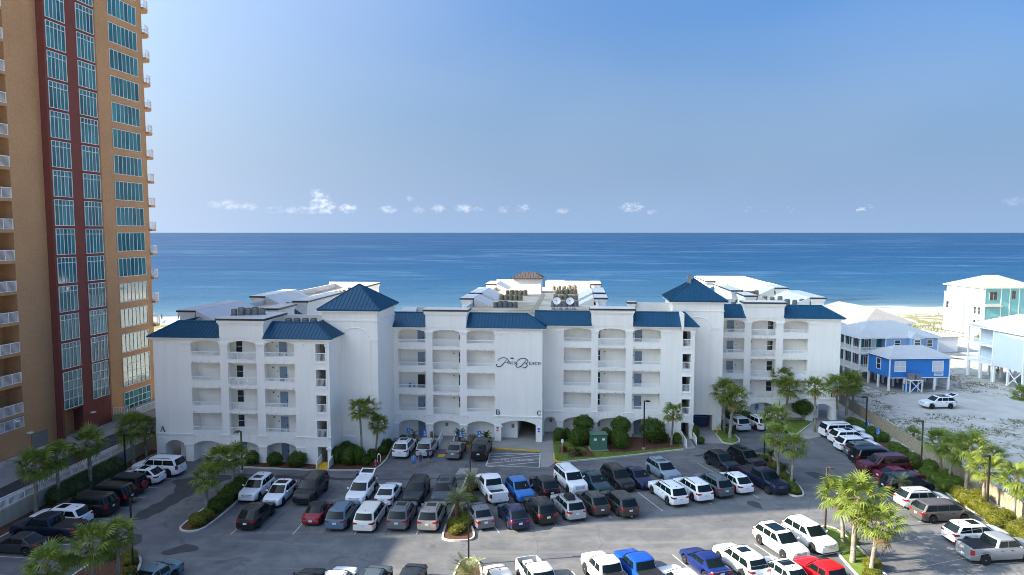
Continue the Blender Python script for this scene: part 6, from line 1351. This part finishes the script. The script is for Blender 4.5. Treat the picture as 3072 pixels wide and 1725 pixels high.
for x, y, rx, h, lab in [(-29.2,77.0,.8,.75,'dark shrub left of the blue ground-floor doors, half behind a palm'),(-26.5,76.5,.85,.75,'dark bushy shrub left of the ground-floor door'),(-23.9,76.3,1.15,.8,'wide dark shrub right of the ground-floor door'),(31.8,94.3,1.3,.8,'low dark shrub between the two cars at the right wing'),(27.3,91.0,.7,.6,'small shrub at the palm island, left'),(28.2,88.6,.7,.5,'small shrub at the palm island, right'),(23.1,86.3,.45,.9,'narrow shrub beside the ramp wall'),(23.3,84.6,.5,.4,'small shrub at the ramp end'),(29.6,93.0,.9,1.1,'tall dark shrub behind the silver SUV at the right wing'),(5.9,86.0,.8,.8,'leafy shrub at the lawn corner by the small arch'),(6.9,86.4,.5,.7,'small leafy shrub beside the corner shrub'),(18.9,85.3,.6,.6,'leafy shrub beside the single palm'),(20.3,84.5,.6,.7,'leafy shrub at the end of the mulch bed'),(-13.6,85.4,.5,.4,'low green shrub at the corner of the middle wing')]:
    bush(x, y, rx, rx * .9, h, 0, 'shrub_dark' if y > 75 else 'shrub', lab, 'shrubs along the building')
for i, (x, y, s) in enumerate(ranked([(29.0,75.2,.75),(28.9,72.0,.6),(28.7,78.2,.6),(28.9,71.0,.55),(28.4,70.6,.5),(28.2,68.9,.75),(28.1,68.0,.6)])): bush(x, y, s, s, s * .55, 0, 'shrub', 'low spreading shrub on the right island, %s from its far end' % NTH[i], 'shrubs on the right island')
for i, (x, y, s) in enumerate(ranked([(-5.1,60.2,.75),(-4.6,59.3,.7),(-4.0,60.6,.7),(-4.9,58.6,.6),(-4.2,61.8,.7),(-4.0,65.6,.7),(-4.4,66.9,.6),(-4.4,64.2,.55),(-3.9,69.2,.55)])): bush(x, y, s, s, s * .5, 0, 'shrub_yellow' if y < 61 else 'shrub', 'low spreading shrub on the centre island, %s from its far end' % NTH[i], 'shrubs on the centre island')
for i, (x, y, s) in enumerate(ranked([(27.9,52.3,.7),(27.0,50.5,.7),(26.7,49.0,.8),(-30.5,54.0,.6),(-29.9,53.0,.6),(-32,54,.6),(-29.0,51.2,.55)])): bush(x, y, s, s, s * .6, 0, 'shrub_yellow', 'low yellow-green shrub on the %s island at the lower edge, %s from far' % ('right' if x > 0 else 'left', NTH[i]), 'shrubs at the lower edge')
def long_hedge(x0, y0, x1, y1, w, h, lab, kind, n):
    e = empty('clipped_hedge', ((x0 + x1) / 2, (y0 + y1) / 2, .05), 0, lab, 'hedge'); rnd = random.Random(8)
    for i in range(n):
        t = (i + .5) / n; put('foliage', BUSH[kind][i % 3], e, (x0 + (x1 - x0) * t - (x0 + x1) / 2, y0 + (y1 - y0) * t - (y0 + y1) / 2, h * .45), (0, 0, rnd.uniform(0, 6)), (w * rnd.uniform(.92, 1.05), w * rnd.uniform(.92, 1.05), h * .58 * rnd.uniform(.94, 1.05)))
long_hedge(-43.7, 65.2, -42.9, 74.6, 1.05, 1.6, 'long clipped hedge along the tan wall behind parked cars', 'hedge', 10)
long_hedge(45.6, 92.6, 46.0, 85.0, 1.0, 1.2, 'dark hedge at the far corner of the lot by the board fence', 'shrub_dark', 7)
def grass():
    rnd = random.Random(11); b = MB(); n = 0
    while n < 6500:
        x, y = rnd.uniform(48.5, 92), rnd.uniform(60, 130)
        q = 49.5 + (y - 91.6) * .09 if y > 60 else 48
        if x < q: continue
        tr = ((x - 72) / 14) ** 2 + ((y - 104 + .12 * (x - 72)) / 7.5) ** 2; dens = .5 + .5 * math.sin(x * .55 + 2 * math.sin(y * .23)) * math.sin(y * .6 + 1.7 * math.sin(x * .31))
        if tr < 1.2 or (60 < x < 75 and y > 112.5) or (83 < x and y > 113) or (58 < x < 70 and 99.5 < y < 105.5) or dens < rnd.uniform(.25, .8): continue
        n += 1; h = rnd.uniform(.08, .26) * (1.8 if rnd.random() < .06 else 1)
        for _ in range(5):
            a = rnd.uniform(0, 6.28); d = Vector((math.cos(a), math.sin(a), 0)); s = Vector((-d.y, d.x, 0)) * .035; p = Vector((x, y, -.08)) + d * rnd.uniform(0, .18)
            b.face([p - s, p + s, p + d * h * .8 + Vector((0, 0, h))])
    for _ in range(7000):
        x = rnd.uniform(60, 190); y = coast(x) - rnd.uniform(28, 72); h = rnd.uniform(.4, .9); a = rnd.uniform(0, 6.28); d = Vector((math.cos(a), math.sin(a), 0)); s = Vector((-d.y, d.x, 0)) * .07; p = Vector((x, y, -.05))
        b.face([p - s, p + s, p + d * h * .5 + Vector((0, 0, h + .4))])
    tag(b.build('dune_grass', M_['grassblade'], fix=False), 'sparse dune grass and creepers on the white sand', 'grass', kind='stuff')
    b = MB()
    for _ in range(16000):
        k = rnd.random()
        if k < .8: x, y = rnd.uniform(5.1, 20.6), rnd.uniform(78, 87)
        else: x, y = rnd.uniform(26, 46.5), rnd.uniform(84, 95)
        if k < .8 and (y < 77.7 + (x - 5.5) * .33 or (y > 81.2 + max(0, x - 13) * .28 and x > 9)): continue
        if k >= .8 and not (26.2 < x < 28.5 and 85 < y < 91 or 36.2 < x < 40.5 and 89 + (x - 36.2) < y < 95): continue
        h = rnd.uniform(.05, .11); a = rnd.uniform(0, 6.28); d = Vector((math.cos(a), math.sin(a), 0)); s = Vector((-d.y, d.x, 0)) * .02; p = Vector((x, y, .09)); b.face([p - s, p + s, p + d * h * .6 + Vector((0, 0, h))])
    tag(b.build('lawn_grass', M_['grassblade'], fix=False), 'short mown grass on the entrance lawns', 'grass', kind='stuff')
grass()
# ------------------------------------------------------------------ rooftop machines
def ac_mesh(m):
    b = MB(); b.lathe([(.40, .06), (.40, .78), (.38, .82)], 8, 0); b.box(-.44, .44, -.44, .44, 0, .06); body = b.mesh('casing', M_[m])
    g = MB()
    for i in range(9): g.tube([(.41 * math.cos(a), .41 * math.sin(a), .1 + i * .075) for a in [2 * math.pi * k / 8 for k in range(9)]], .012, 4, caps=False)
    lou = g.mesh('louvre', M_['ac_grey'] if m == 'ac_grey' else M_['coping'])
    f = MB(); f.lathe([(.33, .82), (.30, .86), (.05, .885)], 12); fan = f.mesh('fan_guard', M_['dark']); return body, lou, fan
ACM = {k: ac_mesh(k) for k in ('ac_grey', 'ac_tan')}
def ac(u, v, z, m, lab, group, s=1.):
    x, y = OX + u * math.cos(TH) + v * math.sin(TH), OY - u * math.sin(TH) + v * math.cos(TH)
    e = empty('air_conditioner', (x, y, z), -TH + random.uniform(-.06, .06), lab, 'air conditioner', group)
    for n_, me in zip(('casing', 'louvre', 'fan_guard'), ACM[m]): put(n_, me, e, sc=s)
def ac_row(u0, u1, v0, v1, n, z, m, lab, group):
    for i in range(n):
        t = i / (n - 1) if n > 1 else .5; ac(lerp(u0, u1, t), lerp(v0, v1, t), z, m, lab + ', %s from its left end' % NTH[i], group, random.choice((.86, .95, 1.02)))
for u0, u1, v0, v1, n, z, m, lab in [(-1.8,1.0,13.3,13.5,5,15.37,'ac_grey','grey unit in the front left row on the central roof'),(-2.1,.9,24,23.6,5,15.37,'ac_tan','tan unit in the second left row on the central roof'),(-2.1,1.0,33.8,32.6,5,15.37,'ac_tan','tan unit in the third left row before the penthouse'),
    (6.4,9.6,15,15.6,5,15.37,'ac_grey','unit in the front right row behind the satellite dishes'),(6.4,9.5,25.4,25.3,5,15.37,'ac_tan','tan unit in the second right row on the central roof'),(6.4,9.5,35.8,36,5,15.37,'ac_tan','tan unit in the third right row on the central roof'),(5.5,9.3,43.5,44.3,5,15.37,'ac_tan','tan unit in the farthest right row on the central roof'),
    (-29.5,-26.6,-8.6,-7.6,5,16.52,'ac_grey','grey unit on the raised parapet of the left wing'),(-31.6,-30.2,0.4,2.2,3,15.31,'ac_grey','grey unit in the second row on the left wing'),(-31.0,-30.2,8.5,15,6,15.31,'ac_tan','unit in the third row on the left wing'),(-31.2,-30.4,26,32,5,15.31,'ac_tan','unit in the farthest row on the left wing'),
    (-23.3,-20.4,-8.0,-7.8,4,15.31,'ac_grey','grey unit just behind the blue roof of the left wing'),(30.0,32.0,16.6,16.6,2,15.31,'ac_grey','grey unit behind the short blue roof of the right wing'),(37.2,43.0,20.0,21.5,6,15.31,'ac_grey','unit in the front row on the right wing roof'),(37.6,41.2,26,26.5,4,15.31,'ac_tan','tan unit in the second row on the right wing roof'),(37.8,40.2,36,37,4,15.31,'ac_tan','tan unit in the third row on the right wing roof'),(37.8,38.6,49,53,3,15.31,'ac_tan','tan unit in the farthest row on the right wing roof')]:
    ac_row(u0, u1, v0, v1, n, z, m, lab, lab.replace('unit', 'units'))
def dish(u, v, lab):
    x, y = OX + u * math.cos(TH) + v * math.sin(TH), OY - u * math.sin(TH) + v * math.cos(TH); e = empty('satellite_dish', (x, y, 15.36), R(-12), lab, 'satellite dish')
    b = MB(); n = 16; prof = [(.0, 0), (.2, .02), (.42, .09), (.54, .16)]
    vs = []; 
    for r_, d in prof:
        for k in range(n): a = 2 * math.pi * k / n; vs.append((r_ * math.cos(a), -d, r_ * math.sin(a)))
    back = [(x_, y_ + .03, z_) for x_, y_, z_ in vs]; m_ = len(vs)
    fs = [(i*n+k, i*n+(k+1)%n, (i+1)*n+(k+1)%n, (i+1)*n+k) for i in range(3) for k in range(n)]; b.raw(vs + back, fs + [tuple(i + m_ for i in f[::-1]) for f in fs] + [(3*n+k, 3*n+(k+1)%n, m_+3*n+(k+1)%n, m_+3*n+k) for k in range(n)])
    b.build('reflector', M_['white_metal'], e, 40, loc=(0, 0, 1.15), rot=(-R(28), 0, 0)); b = MB(); b.tube([(0, .1, 0), (0, .08, 1.3)], .045, 8); b.tube([(0, .05, 1.1), (0, -.75, 1.35)], .02, 6); b.box(-.06, .06, -.82, -.7, 1.3, 1.42); b.build('mast', M_['ac_grey'], e)
    b = MB(); b.box(-.7, .7, -.5, .6, 0, .08); 
    for k in (-.5, .5): b.box(k - .2, k + .2, -.4, -.1, .08, .27); b.box(k - .2, k + .2, .2, .5, .08, .27)
    b.build('ballast', M_['concrete'], e)
dish(7.0, 11.2, 'left satellite dish on the central roof'); dish(8.8, 11.2, 'right satellite dish on the central roof')
# ------------------------------------------------------------------ lamps, signs, small things
def lamp(x, y, h, lab, dark=False, rz=0., tilt=0):
    e = empty('street_lamp', (x, y, 0), rz, lab, 'lamp post'); m = M_['lamp_dark' if dark else 'lamp_pole']
    b = MB(); b.box(-.065, .065, -.065, .065, 0, h); b.build('pole', m, e); b = MB(); b.lathe([(.22, -.02), (.22, .25), (.16, .3)], 12); b.build('base', M_['concrete'], e)
    b = MB(); b.box(0, .25, -.04, .04, h - .12, h - .04); b.build('arm', m, e)
    b = MB(); b.hexa([(.2, -.17, h - .16), (.72, -.17, h - .16), (.72, .17, h - .16), (.2, .17, h - .16)], [(.2, -.14, h + .05), (.66, -.12, h - .02), (.66, .12, h - .02), (.2, .14, h + .05)]); o = b.build('lamp_head', m, e)
    b = MB(); b.box(.28, .64, -.12, .12, h - .175, h - .158); b.build('lens', M_['headlight'], o)
for x, y, h, lab, d, rz in [(-29.3,74.2,4.6,'brown lamp post before the left wing by the palms',0,R(170)),(-29.2,52.1,5.7,'dark lamp post among the lower left palms',1,R(20)),(-42.0,74.3,4.2,'slim lamp post by the tan wall hedge',1,0),(-4.5,73.6,4.4,'lamp post at the head of the centre island',0,R(0)),(-3.4,53.1,5.0,'dark lamp post on the near end of the centre, rising from the lower edge',1,R(180)),(15.8,82.2,6.0,'tall lamp post on the entrance lawn',1,R(10)),(27.3,59.2,5.7,'brown lamp post by the lower right island',0,R(10)),(44.8,74.9,5.6,'grey lamp post in the shrub row along the board fence',0,R(170)),(43.7,62.6,5.7,'black lamp post among the yellow shrubs by the board fence',1,R(178)),(29.0,78.7,5.7,'lamp post at the far end of the right island',1,R(20)),(45.6,88.5,5.0,'lamp post at the far corner by the board fence',1,R(180))]: lamp(x, y, h, lab, d, rz)
def asign(x, y, h, lab, rz=0.):
    e = empty('parking_sign', (x, y, .05), rz, lab, 'sign', 'blue accessible parking signs'); b = MB(); b.tube([(0, 0, 0), (0, 0, h)], .03, 6); b.build('post', M_['ac_grey'], e)
    b = MB(); b.box(-.23, .23, -.045, -.03, h - .75, h); o = b.build('panel', M_['sign_blue'], e)
    b = MB(); b.tube([(0, -.05, h - .16), (0, -.048, h - .16)], .05, 8); b.box(-.03, .03, -.052, -.046, h - .4, h - .22); b.tube([(.02 + .13 * math.cos(a), -.05, h - .45 + .13 * math.sin(a)) for a in [R(200 + i * 25) for i in range(9)]], .02, 4); b.box(-.15, .15, -.052, -.046, h - .7, h - .64); b.build('symbol', M_['white_metal'], o)
for x, y, lab in [(-12.9,85.5,'blue parking sign by the sparse cycad'),(-10.75,84.5,'blue parking sign beside the bare palm stump'),(-6.3,84.0,'blue parking sign before the full cycad right of the ramp'),(-4.0,84.0,'blue parking sign before the cycad nearest the entrance pillar'),(34.6,97.3,'blue parking sign before the right wing, right one'),(31.6,97.2,'blue parking sign before the right wing, left one'),(-42.5,75.1,'blue parking sign at the end of the hedge by the tan wall'),(45.75,88.2,'blue parking sign at the far corner hedge'),(45.35,85.1,'blue parking sign beside the far fence row cars')]: asign(x, y, 1.75, lab)
def hydrant(x, y, lab, m, tall=False):
    e = empty('fire_hydrant', (x, y, .08), .4, lab, 'hydrant'); b = MB(); b.lathe([(.16, 0), (.16, .05), (.10, .06), (.10, .5), (.14, .52), (.14, .56), (.11, .62), (.05, .72), (.03, .76)], 12); b.build('barrel', M_[m], e, 40)
    b = MB(); b.tube([(-.2, 0, .42), (.2, 0, .42)], .055, 8); b.tube([(0, -.18, .4), (0, .05, .4)], .07, 8); b.build('outlet', M_[m], e)
hydrant(-15.2, 76.2, 'pink fire hydrant at the corner of the generator bed', 'pink')
e = empty('backflow_valve', (-15.1, 77.6, .08), 0, 'white backflow valve standing behind the pink hydrant', 'valve'); b = MB(); b.tube([(-.15, 0, 0), (-.15, 0, .8), (.2, 0, .8), (.2, 0, 0)], .05, 8); b.build('pipe', M_['white_metal'], e); b = MB(); b.tube([(0, 0, .8), (0, 0, .98)], .09, 8); b.build('valve_wheel', M_['white_metal'], e)
e = empty('standpipe', (5.9, 80.6, .08), 0, 'red standpipe with white sign on the lawn corner', 'standpipe'); b = MB(); b.lathe([(.13, 0), (.13, .05), (.09, .06), (.09, .9), (.06, .95)], 10); b.build('pipe', M_['pink'], e); b = MB(); b.box(-.02, .02, -.02, .02, .9, 1.75); b.box(-.14, .14, -.03, -.02, 1.3, 1.72); b.build('tag_plate', M_['white_metal'], e)
def transformer():
    e = empty('transformer_box', (10.35, 82.3, .1), R(3), 'green metal transformer cabinet between clipped shrubs', 'cabinet'); b = MB(); b.hexa([(-.95,-.75,.1),(.95,-.75,.1),(.95,.75,.1),(-.95,.75,.1)], [(-.95,-.7,1.75),(.95,-.7,1.75),(.95,.7,1.85),(-.95,.7,1.85)]); b.build('cabinet', M_['green_box'], e)
    b = MB(); b.box(-1.0, 1.0, -.78, .78, 1.85, 1.92); b.build('lid', M_['green_box'], e); b = MB(); b.box(-1.1, 1.1, -.9, .9, 0, .1); b.build('pad', M_['concrete'], e)
    for x in (-.49, .49):
        b = MB(); b.box(x - .44, x + .44, -.775, -.74, .25, 1.62); o = b.build('door', M_['green_box'], e); b = MB(); b.box(x - .15, x + .15, -.785, -.775, 1.25, 1.5); b.build('warning_label', M_['white_metal'], o)
transformer()
def generator():
    e = empty('generator_housing', (-19.1, 82.4, .1), -R(5.3), 'white generator housing beside the stair tower', 'generator'); b = MB(); b.box(-.95, .95, -2.0, 2.0, 0, 2.1); b.build('housing', M_['white_metal'], e); b = MB(); b.hexa([(-1.02,-2.07,2.1),(1.02,-2.07,2.1),(1.02,2.07,2.1),(-1.02,2.07,2.1)], [(-.9,-1.9,2.25),(.9,-1.9,2.25),(.9,1.9,2.25),(-.9,1.9,2.25)]); b.build('roof', M_['white_metal'], e)
    b = MB(); b.box(-.45, .35, -2.03, -2.0, .75, 1.5)
    for i in range(5): b.box(-.45, .35, -2.05, -2.03, .8 + i * .14, .86 + i * .14)
    b.build('louvre', M_['ac_grey'], e); b = MB(); b.tube([(.1, .4, 2.2), (.1, .4, 2.45), (.1, .15, 2.5)], .06, 8); b.build('exhaust', M_['coping'], e)
    b = MB(); b.extr([(.0,0,0),(.28,0,.15),(.36,0,1.0),(.28,0,2.2),(.1,0,2.75),(-.08,0,2.2),(-.14,0,1.0)], (0, .12, 0)); o = b.build('paddle_board', M_['wood'], loc=(-20.5, 83.6, 1.0), rot=(0, -.15, .3)); tag(o, 'brown paddle board leaning against the wall above the generator', 'paddle board')
generator()
def hand_ramp(x, y, rz, lab, L=3.2, flare=0):
    e = empty('ramp_handrail', (x, y, 0), rz, lab, 'handrail'); b = MB(); b.extr([(0,0,0),(0,L,0),(0,L,1.15),(0,.3,.9)], (.08,0,0)); b.build('panel', M_['white_metal'], e)
hand_ramp(21.15, 83.0, R(-2), 'left white ramp wall before the stair door right of centre', 5); hand_ramp(22.65, 84.2, R(-2), 'right white ramp wall before the stair door right of centre', 3.8)
hand_ramp(-9.05, 83.0, R(-4), 'left white handrail of the entrance ramp', 3.6); hand_ramp(-7.15, 83.4, R(-4), 'right white handrail of the entrance ramp', 2.4)
hand_ramp(-21.6, 75.2, R(-5), 'left white handrail of the yellow steps', 1.8); hand_ramp(-20.25, 75.1, R(-5), 'right white handrail of the yellow steps', 1.8)
b = MB(); b.box(-.6, .6, 0, .4, 0, .1); b.box(-.6, .6, .4, .8, 0, .2); b.box(-.6, .6, .8, 1.9, 0, .3); tag(b.build('yellow_steps', M_['yellow'], loc=(-20.9, 74.9, .02), rot=-R(5)), 'yellow painted steps at the left stair door', 'steps')
def dumpster():
    e = empty('dumpster', (25.2, 92.6, .05), -R(5.3), 'dark blue dumpster inside the garage opening', 'dumpster'); b = MB(); b.hexa([(-.9,-.6,.15),(.9,-.6,.15),(.9,.6,.15),(-.9,.6,.15)], [(-.95,-.8,1.4),(.95,-.8,1.4),(.95,.7,1.4),(-.95,.7,1.4)]); b.build('bin', M_['shirt_navy'], e); b = MB(); b.box(-.97,.97,-.82,.72,1.4,1.5); b.build('lid', M_['sign_blue'], e)
dumpster()
for i, (x, y) in enumerate([(22.75, 88.3), (26.55, 88.9)]):
    b = MB(); b.lathe([(.09, 0), (.09, 1.0), (.06, 1.06)], 10); tag(b.build('yellow_bollard', M_['yellow'], loc=(x, y, .0)), 'yellow bollard %s of the garage opening' % ('left', 'right')[i], 'bollard')
# balcony things
def towel_rack():
    for i, (u, c, lab) in enumerate([(-11.3, 'sign_blue', 'blue folded chair leaning on the third-floor balcony rail'), (-10.75, 'sign_blue', 'second blue beach chair on the third-floor balcony'), (-10.2, 'shirt_blue', 'pale blue beach bag by the dark open door on the third floor')]):
        x, y = OX + u * math.cos(TH) + .55 * math.sin(TH), OY - u * math.sin(TH) + .55 * math.cos(TH); b = MB(); b.hexa([(-.25,-.05,0),(.25,-.05,0),(.2,.25,0),(-.2,.25,0)], [(-.06,-.1,1.0 - .15 * i),(.2,-.1,1.15 - .2 * i),(.16,.1,1.15 - .2 * i),(-.1,.1,1.0 - .15 * i)]); tag(b.build('beach_chair' if i < 2 else 'beach_bag', M_[c], loc=(x, y, 5.91)), lab, 'beach chair' if i < 2 else 'bag')
towel_rack()
def beach():
    rnd = random.Random(4)
    for i in range(9):
        x = -113 + i * 2.6; y = coast(x) - 24 + rnd.uniform(-2, 2); e = empty('beach_lounger', (x, y, -.1), R(90), 'blue beach lounger near the water, %s from the left' % NTH[i], 'lounger', 'beach loungers near the water'); b = MB(); b.box(-.9, .4, -.3, .3, .3, .38); b.hexa([(.4,-.3,.3),(.4,.3,.3),(.45,.3,.36),(.45,-.3,.36)], [(.95,-.3,.85),(.95,.3,.85),(1.0,.3,.9),(1.0,-.3,.9)]); b.build('bed', M_['siding_blue'], e); b = MB(); [b.box(x_ - .03, x_ + .03, y_ - .03, y_ + .03, 0, .3) for x_ in (-.8, .3) for y_ in (-.25, .25)]; b.build('leg', M_['white_metal'], e)
    for i, x in enumerate((-112, -106.5, -101, -96.5)):
        y = coast(x) - 23; e = empty('beach_umbrella', (x, y, -.1), 0, 'closed navy beach umbrella among the loungers, %s from the left' % NTH[i], 'umbrella', 'closed beach umbrellas'); b = MB(); b.tube([(0, 0, 0), (0, 0, 2.6)], .03, 6); b.build('pole', M_['white_metal'], e); b = MB(); b.lathe([(.06, 2.75), (.14, 2.4), (.2, 1.6), (.16, 1.3), (.05, 1.2)], 8); b.build('canopy', M_['shirt_navy'], e)
beach()
def wires():
    for i, (a, b_, z) in enumerate((((1900, 1752), (3300, 1519), 10.5), ((2350, 1776), (3300, 1586), 9.4), ((2700, 1769), (3300, 1663), 8.7))):
        p, q = ground_at(*a, z), ground_at(*b_, z); b = MB(); n = 24; pts = []
        for k in range(n + 1): t = -.6 + 2.2 * k / n; pts.append((lerp(p[0], q[0], t), lerp(p[1], q[1], t), z - .25 * math.sin(math.pi * min(max((t + .6) / 2.2, 0), 1)) * .5))
        b.tube(pts, .011, 5); o = b.build('overhead_wire', M_['wire_grey']); tag(o, ('upper', 'middle', 'lowest')[i] + ' overhead wire crossing the lower right corner', 'wire')
wires()
def no_parking_text():
    c = bpy.data.curves.new('lot_lettering', 'FONT'); c.body = 'NO PARKING'; c.size = .62; o = bpy.data.objects.new('tmp', c); COL.objects.link(o)
    dg = bpy.context.evaluated_depsgraph_get(); me = bpy.data.meshes.new_from_object(o.evaluated_get(dg)); bpy.data.objects.remove(o); me.materials.append(M_['paint_line'])
    tag(put('painted_lettering', me, None, (-1.3, 78.3, .012), (0, 0, R(-3)), (1, 1.3, 1)), kind='structure')
no_parking_text()
